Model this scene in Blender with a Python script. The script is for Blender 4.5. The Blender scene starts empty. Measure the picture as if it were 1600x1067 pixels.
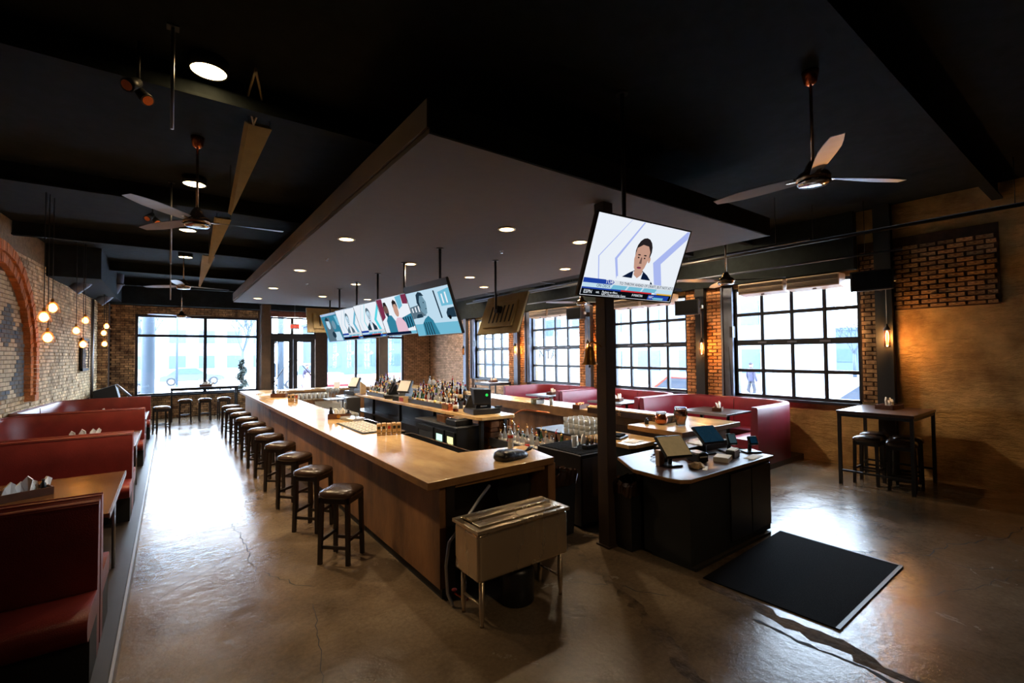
import bpy, math, random
from mathutils import Vector, Matrix, noise
random.seed(7)
PI = math.pi
SC = bpy.context.scene
COL = SC.collection

# ------------------------------------------------------------------ camera, world, exposure
def set_camera():
    cd = bpy.data.cameras.new('camera'); co = bpy.data.objects.new('camera', cd); COL.objects.link(co)
    a, b, c, f = 0.637685, 0.0264019, -0.0100264, 721.47
    F = Vector((math.sin(a)*math.cos(b), math.cos(a)*math.cos(b), math.sin(b)))
    r = Vector((math.cos(a), -math.sin(a), 0)); u = r.cross(F)
    r2 = r*math.cos(c) + u*math.sin(c); u2 = -r*math.sin(c) + u*math.cos(c)
    m = Matrix(((r2.x, u2.x, -F.x, 0), (r2.y, u2.y, -F.y, 0), (r2.z, u2.z, -F.z, 2.15), (0, 0, 0, 1)))
    co.matrix_world = m
    cd.sensor_width = 36; cd.lens = 36*f/1600; cd.clip_end = 500; cd.clip_start = 0.05
    SC.camera = co
set_camera()
w = bpy.data.worlds.new('sky'); SC.world = w; w.use_nodes = True
bg = w.node_tree.nodes['Background']
bg.inputs['Color'].default_value = (0.80, 0.90, 1.0, 1); bg.inputs['Strength'].default_value = 32.0
SC.view_settings.view_transform = 'Standard'; SC.view_settings.look = 'None'
SC.view_settings.gamma = 1; SC.view_settings.use_curve_mapping = False
SC.view_settings.exposure = 0.30
cy = SC.cycles
cy.use_denoising = True
cy.max_bounces = 8; cy.diffuse_bounces = 3; cy.glossy_bounces = 4; cy.transparent_max_bounces = 16; cy.transmission_bounces = 4
cy.caustics_reflective = False; cy.caustics_refractive = False
cy.sample_clamp_indirect = 4.0

WARM = (1.0, 0.71, 0.42)
SOFT = (1.0, 0.80, 0.56)
def lamp(kind, name, loc, power, color=WARM, size=0.05, spot=None, blend=0.6, aim=None):
    l = bpy.data.lights.new(name, kind); l.energy = power; l.color = color
    if kind == 'AREA': l.size = size
    else: l.shadow_soft_size = size
    if spot: l.spot_size = math.radians(spot); l.spot_blend = blend
    o = bpy.data.objects.new(name, l); COL.objects.link(o); o.location = loc
    if aim is not None:
        o.rotation_euler = (Vector(aim)-Vector(loc)).to_track_quat('-Z', 'Y').to_euler()
    return o
def portal(name, loc, rot, sx, sy):
    l = bpy.data.lights.new(name, 'AREA'); l.shape = 'RECTANGLE'; l.size = sx; l.size_y = sy
    l.cycles.is_portal = True
    o = bpy.data.objects.new(name, l); COL.objects.link(o); o.location = loc; o.rotation_euler = rot
W_RIGHT = [(3.0, 5.37), (6.56, 8.9), (10.25, 12.63), (13.97, 16.32)]
for y0, y1 in W_RIGHT:
    portal('window_portal', (10.62, (y0+y1)/2, 2.35), (0, PI/2, 0), 2.5, y1-y0)
portal('window_portal', (0.9, 20.9, 2.2), (-PI/2, 0, 0), 3.8, 2.9)
portal('window_portal', (6.0, 20.9, 2.2), (-PI/2, 0, 0), 5.6, 3.2)

# ------------------------------------------------------------------ materials
def lin(c):
    o = []
    for v in c[:3]:
        v = v/255.0
        o.append(v/12.92 if v <= 0.04045 else ((v+0.055)/1.055)**2.4)
    return tuple(o)+(1,)
M = {}
def mat(name, rgb, rough=0.5, metal=0.0, var=0.0, scale=6.0, bump=0.0, bscale=40.0, coat=0.0, spec=0.5, emit=None, estr=0.0, island=0.0, rvar=0.0, stretch=None, rgb2=None):
    m = bpy.data.materials.new(name); m.use_nodes = True; nt = m.node_tree; N = nt.nodes; L = nt.links
    p = N['Principled BSDF']; base = lin(rgb)
    p.inputs['Base Color'].default_value = base; p.inputs['Roughness'].default_value = rough
    p.inputs['Metallic'].default_value = metal; p.inputs['Specular IOR Level'].default_value = spec
    p.inputs['Coat Weight'].default_value = coat
    if emit is not None:
        p.inputs['Emission Color'].default_value = lin(emit); p.inputs['Emission Strength'].default_value = estr
    tc = N.new('ShaderNodeTexCoord'); mp = N.new('ShaderNodeMapping'); L.new(tc.outputs['Object'], mp.inputs['Vector'])
    if stretch: mp.inputs['Scale'].default_value = stretch
    out = None
    if var > 0 or rgb2:
        n = N.new('ShaderNodeTexNoise'); n.inputs['Scale'].default_value = scale; n.inputs['Detail'].default_value = 8; n.inputs['Roughness'].default_value = 0.62
        L.new(mp.outputs[0], n.inputs['Vector'])
        r = N.new('ShaderNodeValToRGB'); L.new(n.outputs['Fac'], r.inputs['Fac'])
        b2 = lin(rgb2) if rgb2 else base
        r.color_ramp.elements[0].position = 0.32; r.color_ramp.elements[1].position = 0.68
        r.color_ramp.elements[0].color = tuple(v*(1-var) for v in b2[:3])+(1,)
        r.color_ramp.elements[1].color = tuple(min(1, v*(1+var)) for v in base[:3])+(1,)
        out = r.outputs['Color']
    if island > 0:
        g = N.new('ShaderNodeNewGeometry'); oi = N.new('ShaderNodeObjectInfo')
        ad = N.new('ShaderNodeMath'); ad.operation = 'ADD'; L.new(g.outputs['Random Per Island'], ad.inputs[0]); L.new(oi.outputs['Random'], ad.inputs[1])
        fr = N.new('ShaderNodeMath'); fr.operation = 'FRACT'; L.new(ad.outputs[0], fr.inputs[0])
        mr = N.new('ShaderNodeMapRange'); mr.inputs['To Min'].default_value = 1-island; mr.inputs['To Max'].default_value = 1+island*0.8
        L.new(fr.outputs[0], mr.inputs['Value'])
        hs = N.new('ShaderNodeVectorMath'); hs.operation = 'SCALE'
        if out: L.new(out, hs.inputs[0])
        else: hs.inputs[0].default_value = base[:3]
        L.new(mr.outputs[0], hs.inputs['Scale']); out = hs.outputs[0]
    if out: L.new(out, p.inputs['Base Color'])
    if rvar > 0:
        n3 = N.new('ShaderNodeTexNoise'); n3.inputs['Scale'].default_value = scale*0.6; n3.inputs['Detail'].default_value = 6
        L.new(mp.outputs[0], n3.inputs['Vector'])
        m3 = N.new('ShaderNodeMapRange'); m3.inputs['From Min'].default_value = 0.3; m3.inputs['From Max'].default_value = 0.7
        m3.inputs['To Min'].default_value = max(0.02, rough-rvar); m3.inputs['To Max'].default_value = rough+rvar
        L.new(n3.outputs['Fac'], m3.inputs['Value']); L.new(m3.outputs[0], p.inputs['Roughness'])
    if bump > 0:
        n2 = N.new('ShaderNodeTexNoise'); n2.inputs['Scale'].default_value = bscale; n2.inputs['Detail'].default_value = 6
        L.new(mp.outputs[0], n2.inputs['Vector'])
        b = N.new('ShaderNodeBump'); b.inputs['Strength'].default_value = bump; b.inputs['Distance'].default_value = 0.02
        L.new(n2.outputs['Fac'], b.inputs['Height']); L.new(b.outputs[0], p.inputs['Normal'])
    M[name] = m; return m
def emis(name, rgb, s=1.0):
    m = bpy.data.materials.new(name); m.use_nodes = True; nt = m.node_tree
    nt.nodes.remove(nt.nodes['Principled BSDF'])
    e = nt.nodes.new('ShaderNodeEmission'); e.inputs['Color'].default_value = lin(rgb); e.inputs['Strength'].default_value = s
    nt.links.new(e.outputs[0], nt.nodes['Material Output'].inputs[0]); M[name] = m; return m
def thin(name, rgb, gloss=0.12, rough=0.03, rim=0.0):
    """thin clear glass: see-through with a fresnel reflection"""
    m = bpy.data.materials.new(name); m.use_nodes = True; nt = m.node_tree; N = nt.nodes; L = nt.links
    N.remove(N['Principled BSDF'])
    t = N.new('ShaderNodeBsdfTransparent'); t.inputs['Color'].default_value = lin(rgb)
    g = N.new('ShaderNodeBsdfGlossy'); g.inputs['Roughness'].default_value = rough
    lw = N.new('ShaderNodeLayerWeight'); lw.inputs['Blend'].default_value = 0.25
    mr = N.new('ShaderNodeMapRange'); mr.inputs['To Min'].default_value = gloss*0.4; mr.inputs['To Max'].default_value = min(1, gloss*4+rim)
    L.new(lw.outputs['Fresnel'], mr.inputs['Value'])
    mx = N.new('ShaderNodeMixShader'); L.new(mr.outputs[0], mx.inputs[0]); L.new(t.outputs[0], mx.inputs[1]); L.new(g.outputs[0], mx.inputs[2])
    L.new(mx.outputs[0], N['Material Output'].inputs[0]); M[name] = m; return m

def brighten_glass(name, share, rgb):
    nt = M[name].node_tree; N = nt.nodes; L = nt.links; out = N['Material Output']; old = out.inputs[0].links[0].from_socket
    d = N.new('ShaderNodeBsdfDiffuse'); d.inputs['Color'].default_value = lin(rgb); x = N.new('ShaderNodeMixShader'); x.inputs[0].default_value = share
    L.new(old, x.inputs[1]); L.new(d.outputs[0], x.inputs[2]); L.new(x.outputs[0], out.inputs[0])
def floor_material():
    m = mat('concrete_floor', (118, 98, 72), 0.26); nt = m.node_tree; N = nt.nodes; L = nt.links; p = N['Principled BSDF']
    tc = N.new('ShaderNodeTexCoord')
    def ns(scale, det=8, rough=0.6, dist=0.0):
        n = N.new('ShaderNodeTexNoise'); n.inputs['Scale'].default_value = scale; n.inputs['Detail'].default_value = det
        n.inputs['Roughness'].default_value = rough; n.inputs['Distortion'].default_value = dist
        L.new(tc.outputs['Object'], n.inputs['Vector']); return n.outputs['Fac']
    def mr(v, a, b, c, d):
        q = N.new('ShaderNodeMapRange'); L.new(v, q.inputs['Value'])
        for k, x in zip(('From Min', 'From Max', 'To Min', 'To Max'), (a, b, c, d)): q.inputs[k].default_value = x
        return q.outputs[0]
    r = N.new('ShaderNodeValToRGB'); L.new(ns(0.9, 10, 0.62, 0.4), r.inputs['Fac'])
    e = r.color_ramp.elements; e[0].position = 0.30; e[0].color = lin((80, 68, 54)); e[1].position = 0.72; e[1].color = lin((132, 116, 94))
    x = e.new(0.5); x.color = lin((108, 92, 73))
    # fine speckle
    s = N.new('ShaderNodeVectorMath'); s.operation = 'SCALE'; L.new(r.outputs[0], s.inputs[0]); L.new(mr(ns(28, 6, 0.7), 0.35, 0.65, 0.80, 1.12), s.inputs['Scale'])
    # stained patches
    s2 = N.new('ShaderNodeVectorMath'); s2.operation = 'SCALE'; L.new(s.outputs[0], s2.inputs[0]); L.new(mr(ns(2.6, 9, 0.72, 1.2), 0.50, 0.85, 1.0, 0.72), s2.inputs['Scale'])
    L.new(s2.outputs[0], p.inputs['Base Color'])
    L.new(mr(ns(1.7, 9, 0.65, 0.6), 0.3, 0.7, 0.11, 0.30), p.inputs['Roughness'])
    b = N.new('ShaderNodeBump'); b.inputs['Strength'].default_value = 0.22; b.inputs['Distance'].default_value = 0.02
    L.new(ns(9, 10, 0.65), b.inputs['Height']); L.new(b.outputs[0], p.inputs['Normal'])
    p.inputs['Specular IOR Level'].default_value = 0.55
floor_material()
mat('crack', (22, 20, 18), 0.8)
mat('trench', (84, 70, 54), 0.8, var=0.6, scale=7, bump=1.0, bscale=14, spec=0.12)
mat('ceiling_black', (32, 37, 39), 0.9, var=0.2, spec=0.08)
mat('black_steel', (24, 25, 26), 0.45, var=0.15, scale=9)
mat('dull_black', (30, 33, 34), 0.7)
mat('rubber', (13, 14, 17), 0.95, bump=0.4, bscale=200, spec=0.1)
mat('plastic_black', (28, 29, 31), 0.35)
mat('grey_steel', (96, 104, 122), 0.5, 0.3, var=0.15)
mat('frame_blue', (38, 42, 50), 0.4, 0.2)
mat('soffit_paint', (84, 80, 78), 0.8, var=0.05)
mat('soffit_side', (84, 66, 50), 0.7, var=0.25, scale=1.5)
mat('mortar_white', (132, 110, 82), 0.9, var=0.3, scale=12, bump=0.6)
mat('brick_white', (224, 200, 156), 0.8, var=0.30, scale=4, bump=0.7, bscale=30, island=0.22, rgb2=(186, 148, 100))
mat('brick_tan', (196, 158, 112), 0.85, var=0.3, scale=5, bump=0.7, bscale=30, island=0.40, rgb2=(112, 72, 44))
mat('brick_red', (198, 146, 98), 0.85, var=0.3, scale=5, bump=0.7, bscale=30, island=0.30, rgb2=(170, 114, 74))
mat('brick_arch', (206, 124, 62), 0.8, var=0.25, scale=6, bump=0.7, bscale=30, island=0.25)
mat('brick_pink', (196, 160, 132), 0.85, var=0.2, scale=5, bump=0.5, bscale=30, island=0.25)
mat('mortar_dark', (74, 54, 40), 0.95, var=0.3, scale=12)
mat('mortar_pink', (140, 108, 88), 0.95, var=0.2, scale=12)
mat('mural_blue', (70, 88, 102), 0.85, var=0.5, scale=4, rgb2=(168, 154, 128), island=0.2)
mat('mural_white', (216, 196, 158), 0.85, var=0.15, scale=6, island=0.12)
mat('plaster', (216, 182, 122), 0.9, var=0.30, scale=1.6, bump=1.0, bscale=7, rgb2=(184, 146, 92))
def more_bump(name, sc, st):
    nt = M[name].node_tree; N = nt.nodes; L = nt.links; p = N['Principled BSDF']
    old = p.inputs['Normal'].links[0].from_socket
    tc = N.new('ShaderNodeTexCoord'); mp = N.new('ShaderNodeMapping'); mp.inputs['Scale'].default_value = (1, 0.45, 1.6)
    n = N.new('ShaderNodeTexNoise'); n.inputs['Scale'].default_value = sc; n.inputs['Detail'].default_value = 9; n.inputs['Roughness'].default_value = 0.7
    L.new(tc.outputs['Object'], mp.inputs[0]); L.new(mp.outputs[0], n.inputs['Vector'])
    b = N.new('ShaderNodeBump'); b.inputs['Strength'].default_value = st; b.inputs['Distance'].default_value = 0.13
    L.new(n.outputs['Fac'], b.inputs['Height']); L.new(old, b.inputs['Normal']); L.new(b.outputs[0], p.inputs['Normal'])
more_bump('plaster', 5.5, 1.0)
mat('bar_wood', (222, 186, 128), 0.22, var=0.14, scale=3.0, bump=0.08, bscale=60, rgb2=(186, 142, 90), rvar=0.08, stretch=(1, 0.4, 1), spec=0.6)
mat('bar_edge', (146, 106, 62), 0.45, var=0.25, scale=5)
mat('bar_panel', (138, 98, 62), 0.55, var=0.35, scale=2.2, rgb2=(92, 64, 42), bump=0.2, bscale=25, stretch=(1, 1, 0.35))
mat('dark_wood', (62, 38, 26), 0.35, var=0.3, scale=5, stretch=(1, 4, 1))
mat('black_wood', (30, 24, 21), 0.35, var=0.3, scale=5)
mat('table_wood', (96, 62, 34), 0.25, var=0.3, scale=4, stretch=(1, 5, 1))
mat('caddy_wood', (92, 54, 32), 0.5, var=0.35, scale=9, stretch=(1, 5, 1))
mat('pale_wood', (206, 170, 120), 0.55, var=0.2, scale=14)
mat('leather_red', (122, 42, 34), 0.38, var=0.2, scale=3, bump=0.15, bscale=120, spec=0.5)
mat('leather_wine', (128, 26, 50), 0.40, var=0.2, scale=3, bump=0.15, bscale=120)
mat('vinyl_brown', (58, 42, 32), 0.24, var=0.2, scale=6, bump=0.12, bscale=70)
mat('stainless', (206, 188, 160), 0.26, 0.86, var=0.05, rvar=0.03, bump=1.0, bscale=3.2, stretch=(1, 1, 0.25))
def brush(name, an, ro):
    p = M[name].node_tree.nodes['Principled BSDF']; p.inputs['Anisotropic'].default_value = an; p.inputs['Anisotropic Rotation'].default_value = ro
brush('stainless', 0.85, 0.25)
mat('chrome', (220, 222, 226), 0.12, 1.0)
mat('alu', (150, 152, 158), 0.35, 0.9)
mat('brushed', (176, 150, 124), 0.25, 1.0)
mat('fan_blade', (176, 186, 202), 0.35, 0.2)
mat('copper', (214, 120, 76), 0.25, 1.0)
mat('copper_clear', (206, 122, 82), 0.12, 0.9)
mat('brass', (176, 128, 62), 0.38, 0.9, var=0.3, scale=12)
mat('white_plastic', (226, 220, 208), 0.5)
mat('heater_cream', (204, 182, 158), 0.5)
mat('heater_slot', (96, 84, 72), 0.6)
mat('paper', (240, 236, 226), 0.8, var=0.04)
mat('paper_tan', (206, 176, 132), 0.85, var=0.15, scale=15)
mat('label_white', (228, 220, 200), 0.7)
mat('label_red', (170, 40, 30), 0.6)
mat('label_black', (30, 28, 26), 0.6)
mat('tv_back_lit', (150, 130, 86), 0.5, var=0.1)  # warm downlight put into the colour of a dark back
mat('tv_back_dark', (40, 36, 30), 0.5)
mat('rusty_steel', (120, 70, 52), 0.6, var=0.4, scale=5)
mat('column_steel', (84, 68, 52), 0.55, 0.2, var=0.3, scale=3)
mat('post_brown', (56, 42, 30), 0.5, var=0.35, scale=4, stretch=(1, 1, 0.2))
mat('stone', (150, 96, 52), 0.9, var=0.45, scale=6, bump=1.0, bscale=9, island=0.2)
mat('bulb_cage', (190, 140, 80), 0.35, 0.8)
mat('leaf', (26, 42, 36), 0.8, var=0.4, scale=8)
mat('street', (170, 176, 184), 0.9, var=0.08, scale=0.4)
mat('pavement', (200, 204, 208), 0.9, var=0.05, scale=1.0)
mat('far_wall_pale', (110, 118, 126), 0.9, var=0.1)
mat('far_wall_blue', (52, 66, 82), 0.9, var=0.15)
mat('far_window', (40, 56, 78), 0.3)
mat('car_red', (120, 14, 18), 0.4, coat=0.5)
mat('car_white', (200, 204, 210), 0.4, coat=0.5)
mat('car_grey', (40, 50, 62), 0.4, coat=0.5)
mat('tire', (16, 18, 24), 0.8)
mat('sign_blue', (5, 16, 40), 0.6)
mat('pole_grey', (30, 42, 54), 0.7)
mat('jacket', (30, 28, 52), 0.8)
mat('skin', (110, 76, 60), 0.6)
mat('trousers', (20, 22, 34), 0.8)
mat('exit_red', (220, 60, 40), 0.5, emit=(255, 60, 40), estr=2.0)
thin('window_glass', (238, 244, 250), 0.10)
thin('clear_glass', (232, 238, 236), 0.35, 0.05, rim=0.35)
thin('glass_white', (246, 246, 246), 0.5, 0.08, rim=0.5)
brighten_glass('glass_white', 0.30, (240, 240, 235))  # white diffuse share stands in for light caught by clear glass
thin('green_glass', (110, 150, 110), 0.3, 0.05, rim=0.2)
thin('amber_glass', (206, 120, 50), 0.3, 0.05, rim=0.2)
thin('brown_glass', (110, 56, 26), 0.3, 0.05, rim=0.2)
thin('blue_glass', (120, 130, 200), 0.3, 0.05, rim=0.2)
thin('bulb_glass', (255, 196, 120), 0.15)
mat('amber_liquid', (190, 90, 30), 0.15)
mat('bottle_dark', (40, 24, 16), 0.12, coat=0.5)
mat('bottle_green', (40, 66, 40), 0.12, coat=0.5)
mat('gold', (206, 160, 84), 0.3, 0.9)
mat('purple_cap', (90, 60, 140), 0.4)
emis('filament_glow', (255, 214, 146), 26.0)
emis('tube_glow', (255, 170, 80), 14.0)
emis('disc_glow', (255, 206, 140), 14.0)
emis('aisle_glow', (255, 214, 150), 22.0)
emis('led_green', (50, 220, 90), 0.8)
emis('fridge_light', (190, 240, 215), 1.3)
emis('fridge_light_warm', (240, 236, 160), 1.3)

# ------------------------------------------------------------------ geometry helpers
class MB:
    def __init__(s): s.v = []; s.f = []; s.m = []; s.s = []
    def add(s, vs, fs, mi=0, smooth=False):
        o = len(s.v); s.v += [tuple(v) for v in vs]
        for f in fs: s.f.append([o+i for i in f]); s.m.append(mi); s.s.append(smooth)
        return s
    def box(s, x0, y0, z0, x1, y1, z1, mi=0):
        if x0 > x1: x0, x1 = x1, x0
        if y0 > y1: y0, y1 = y1, y0
        if z0 > z1: z0, z1 = z1, z0
        vs = [(x0,y0,z0),(x1,y0,z0),(x1,y1,z0),(x0,y1,z0),(x0,y0,z1),(x1,y0,z1),(x1,y1,z1),(x0,y1,z1)]
        return s.add(vs, [(3,2,1,0),(4,5,6,7),(0,1,5,4),(1,2,6,5),(2,3,7,6),(3,0,4,7)], mi)
    def cbox(s, x0, y0, z0, x1, y1, z1, b=0.01, mi=0):
        """box with chamfered vertical edges and top/bottom edges"""
        if x0 > x1: x0, x1 = x1, x0
        if y0 > y1: y0, y1 = y1, y0
        b = min(b, (x1-x0)*.4, (y1-y0)*.4, (z1-z0)*.4)
        def ring(i, z):
            return [(x0+i+b, y0+i, z), (x1-i-b, y0+i, z), (x1-i, y0+i+b, z), (x1-i, y1-i-b, z), (x1-i-b, y1-i, z), (x0+i+b, y1-i, z), (x0+i, y1-i-b, z), (x0+i, y0+i+b, z)]
        rs = [ring(b, z0), ring(0, z0+b), ring(0, z1-b), ring(b, z1)]
        vs = [p for r in rs for p in r]; fs = [tuple(range(7, -1, -1)), tuple(range(24, 32))]
        for k in range(3):
            for i in range(8): fs.append((k*8+i, k*8+(i+1) % 8, (k+1)*8+(i+1) % 8, (k+1)*8+i))
        return s.add(vs, fs, mi)
    def prism(s, poly, z0, z1, mi=0, smooth=False):
        n = len(poly); vs = [(x, y, z0) for x, y in poly]+[(x, y, z1) for x, y in poly]
        fs = [tuple(range(n-1, -1, -1)), tuple(range(n, 2*n))]
        s.add(vs, fs, mi); o = len(s.v)-2*n
        for i in range(n): s.f.append([o+i, o+(i+1) % n, o+n+(i+1) % n, o+n+i]); s.m.append(mi); s.s.append(smooth)
        return s
    def rod(s, a, b, r, r2=None, n=8, mi=0, cap=True, smooth=True):
        a = Vector(a); b = Vector(b); r2 = r if r2 is None else r2
        d = (b-a).normalized(); u = d.orthogonal().normalized(); v = d.cross(u)
        vs = [a+(u*math.cos(t)+v*math.sin(t))*r for t in [2*PI*i/n for i in range(n)]]
        vs += [b+(u*math.cos(t)+v*math.sin(t))*r2 for t in [2*PI*i/n for i in range(n)]]
        s.add(vs, [(i, (i+1) % n, n+(i+1) % n, n+i) for i in range(n)], mi, smooth)
        if cap:
            o = len(s.v)-2*n
            s.f.append([o+i for i in range(n-1, -1, -1)]); s.m.append(mi); s.s.append(False)
            s.f.append([o+n+i for i in range(n)]); s.m.append(mi); s.s.append(False)
        return s
    def bar(s, a, b, w, h, mi=0):
        """rectangular bar a->b, w sideways, h upwards"""
        a = Vector(a); b = Vector(b); d = (b-a).normalized()
        up = Vector((0, 0, 1)) if abs(d.z) < 0.95 else Vector((0, 1, 0))
        u = d.cross(up).normalized()*w/2; v = u.cross(d).normalized()*h/2
        vs = [a-u-v, a+u-v, a+u+v, a-u+v, b-u-v, b+u-v, b+u+v, b-u+v]
        return s.add(vs, [(3,2,1,0),(4,5,6,7),(0,1,5,4),(1,2,6,5),(2,3,7,6),(3,0,4,7)], mi)
    def tube(s, pts, r, n=6, mi=0):
        pts = [Vector(p) for p in pts]; vs = []; prev = None
        for i, p in enumerate(pts):
            d = (pts[min(i+1, len(pts)-1)]-pts[max(i-1, 0)]).normalized()
            if prev is None: u = d.orthogonal().normalized()
            else: u = (prev-d*prev.dot(d)).normalized()
            prev = u; v = d.cross(u)
            vs += [p+(u*math.cos(2*PI*k/n)+v*math.sin(2*PI*k/n))*r for k in range(n)]
        fs = []
        for i in range(len(pts)-1):
            for k in range(n): fs.append((i*n+k, i*n+(k+1) % n, (i+1)*n+(k+1) % n, (i+1)*n+k))
        s.add(vs, fs, mi, True)
        s.add([vs[k] for k in range(n)], [tuple(range(n-1, -1, -1))], mi); s.add(vs[-n:], [tuple(range(n))], mi)
        return s
    def lathe(s, prof, c=(0, 0, 0), n=16, mi=0, smooth=True, sx=1, sy=1):
        """prof: list of (r,z)"""
        c = Vector(c); vs = []
        for r, z in prof:
            for k in range(n): vs.append(c+Vector((r*sx*math.cos(2*PI*k/n), r*sy*math.sin(2*PI*k/n), z)))
        fs = []
        for i in range(len(prof)-1):
            for k in range(n): fs.append((i*n+k, i*n+(k+1) % n, (i+1)*n+(k+1) % n, (i+1)*n+k))
        s.add(vs, fs, mi, smooth)
        o = len(s.v)-len(vs)
        if prof[0][0] > 1e-4: s.f.append([o+k for k in range(n-1, -1, -1)]); s.m.append(mi); s.s.append(False)
        if prof[-1][0] > 1e-4:
            e = o+(len(prof)-1)*n; s.f.append([e+k for k in range(n)]); s.m.append(mi); s.s.append(False)
        return s
    def flat(s, pts, n=(0, -1, 0), mi=0):
        return s.add(pts, [tuple(range(len(pts)))], mi)
    def xform(s, mt):
        s.v = [tuple(mt @ Vector(v)) for v in s.v]; return s

def mk(name, mb, mats, parent=None, loc=None, bevel=0):
    me = bpy.data.meshes.new(name); me.from_pydata(mb.v, [], mb.f)
    if not isinstance(mats, (list, tuple)): mats = [mats]
    for q in mats: me.materials.append(M[q])
    me.polygons.foreach_set('material_index', mb.m); me.polygons.foreach_set('use_smooth', mb.s)
    me.update()
    o = bpy.data.objects.new(name, me); COL.objects.link(o)
    if parent is not None: o.parent = parent
    if loc is not None: o.location = loc
    if bevel:
        b = o.modifiers.new('bevel', 'BEVEL'); b.width = bevel; b.segments = 2; b.limit_method = 'ANGLE'
    return o
def tag(o, label, cat, group=None, kind=None):
    if label: o['label'] = label
    if cat: o['category'] = cat
    if group: o['group'] = group
    if kind: o['kind'] = kind
    return o
def T(name, label, cat, loc=(0, 0, 0), rz=0, group=None):
    o = bpy.data.objects.new(name, None); COL.objects.link(o); o.location = loc; o.rotation_euler = (0, 0, rz)
    o.empty_display_size = 0.1
    return tag(o, label, cat, group)
def S(name, mb, mats, parent=None):
    o = mk(name, mb, mats, parent); o['kind'] = 'structure'; return o
def dup(o, loc=None, rz=None, label=None, group=None, parent=None):
    c = o.copy(); COL.objects.link(c)
    if parent is not None: c.parent = parent
    if loc is not None: c.location = loc
    if rz is not None: c.rotation_euler = (0, 0, rz)
    if label: c['label'] = label
    if group: c['group'] = group
    for ch in list(o.children): dup(ch, parent=c)
    return c
def text(name, body, size, material, parent, loc, rot=(PI/2, 0, 0), ext=0.0015, align='LEFT', sx=1.0):
    cu = bpy.data.curves.new(name, 'FONT'); cu.body = body; cu.size = size; cu.extrude = ext; cu.align_x = align; cu.resolution_u = 2
    cu.materials.append(M[material])
    tmp = bpy.data.objects.new(name, cu); COL.objects.link(tmp)
    me = bpy.data.meshes.new_from_object(tmp, depsgraph=bpy.context.evaluated_depsgraph_get())
    bpy.data.objects.remove(tmp); bpy.data.curves.remove(cu)
    o = bpy.data.objects.new(name, me); COL.objects.link(o); o.parent = parent; o.location = loc; o.rotation_euler = rot; o.scale = (sx, 1, 1)
    return o
ORD = ['nearest', 'second', 'third', 'fourth', 'fifth', 'sixth', 'seventh', 'eighth', 'ninth', 'tenth', 'eleventh', 'twelfth', 'thirteenth', 'fourteenth', 'fifteenth', 'sixteenth']

UNIT = {}
def unit_brick(matname):
    if matname not in UNIT:
        b = MB(); e = 0.06
        vs = [(0,0,0),(1,0,0),(1,0,1),(0,0,1),(e,1,e*2),(1-e,1,e*2),(1-e,1,1-e*2),(e,1,1-e*2)]
        b.add(vs, [(4,5,6,7),(0,1,5,4),(1,2,6,5),(2,3,7,6),(3,0,4,7)])
        me = bpy.data.meshes.new('brick'); me.from_pydata(b.v, [], b.f); me.materials.append(M[matname]); me.update()
        UNIT[matname] = me
    return UNIT[matname]
def bricks(parent, O, u, n, rects, matname, parts=0, L=0.215, H=0.068, g=0.011, depth=0.016, keep=None, near=None, part_name='brick', rough=0.5, rnd=None):
    """fill rectangles (u0,u1,z0,z1) of the wall plane with single bricks; the first `parts` largest ones are objects, the rest one mesh"""
    rnd = rnd or random.Random(3); O = Vector(O); u = Vector(u).normalized(); n = Vector(n).normalized(); out = []
    for (a0, a1, z0, z1) in rects:
        k0 = int(math.floor(z0/(H+g)))
        for k in range(k0, int(z1/(H+g))+1):
            zz0 = max(z0, k*(H+g)); zz1 = min(z1, k*(H+g)+H)
            if zz1-zz0 < 0.02: continue
            off = (0.5 if k % 2 else 0)*(L+g)
            j = int(math.floor((a0-off)/(L+g)))
            while j*(L+g)+off < a1:
                s0 = max(a0, j*(L+g)+off); s1 = min(a1, j*(L+g)+off+L)
                j += 1
                if s1-s0 < 0.03: continue
                if keep and not keep((s0+s1)/2, (zz0+zz1)/2): continue
                out.append((s0+rnd.uniform(0, .004), s1-rnd.uniform(0, .004), zz0+rnd.uniform(-.002, .002), zz1+rnd.uniform(-.002, .002), depth*(0.5+rnd.random())))
    if near is not None: out.sort(key=lambda q: (q[0]-near)**2+(q[2]-2.4)**2*0.5)
    me = unit_brick(matname) if parts else None
    for q in out[:parts]:
        o = bpy.data.objects.new(part_name, me); COL.objects.link(o); o.parent = parent
        p = O+u*q[0]; 
        mt = Matrix((( u.x*(q[1]-q[0]), n.x*q[4], 0, p.x), (u.y*(q[1]-q[0]), n.y*q[4], 0, p.y), (0, 0, q[3]-q[2], q[2]), (0, 0, 0, 1)))
        o.matrix_local = mt
    mb = MB(); e = 0.006
    for q in out[parts:]:
        def P(a, z, d): return tuple(O+u*a+n*d+Vector((0, 0, z)))
        vs = [P(q[0], q[2], 0), P(q[1], q[2], 0), P(q[1], q[3], 0), P(q[0], q[3], 0), P(q[0]+e, q[2]+e, q[4]), P(q[1]-e, q[2]+e, q[4]), P(q[1]-e, q[3]-e, q[4]), P(q[0]+e, q[3]-e, q[4])]
        mb.add(vs, [(4,5,6,7),(0,1,5,4),(1,2,6,5),(2,3,7,6),(3,0,4,7)])
    if mb.v:
        o = mk('brickwork', mb, matname, parent); o['kind'] = 'stuff'

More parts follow.
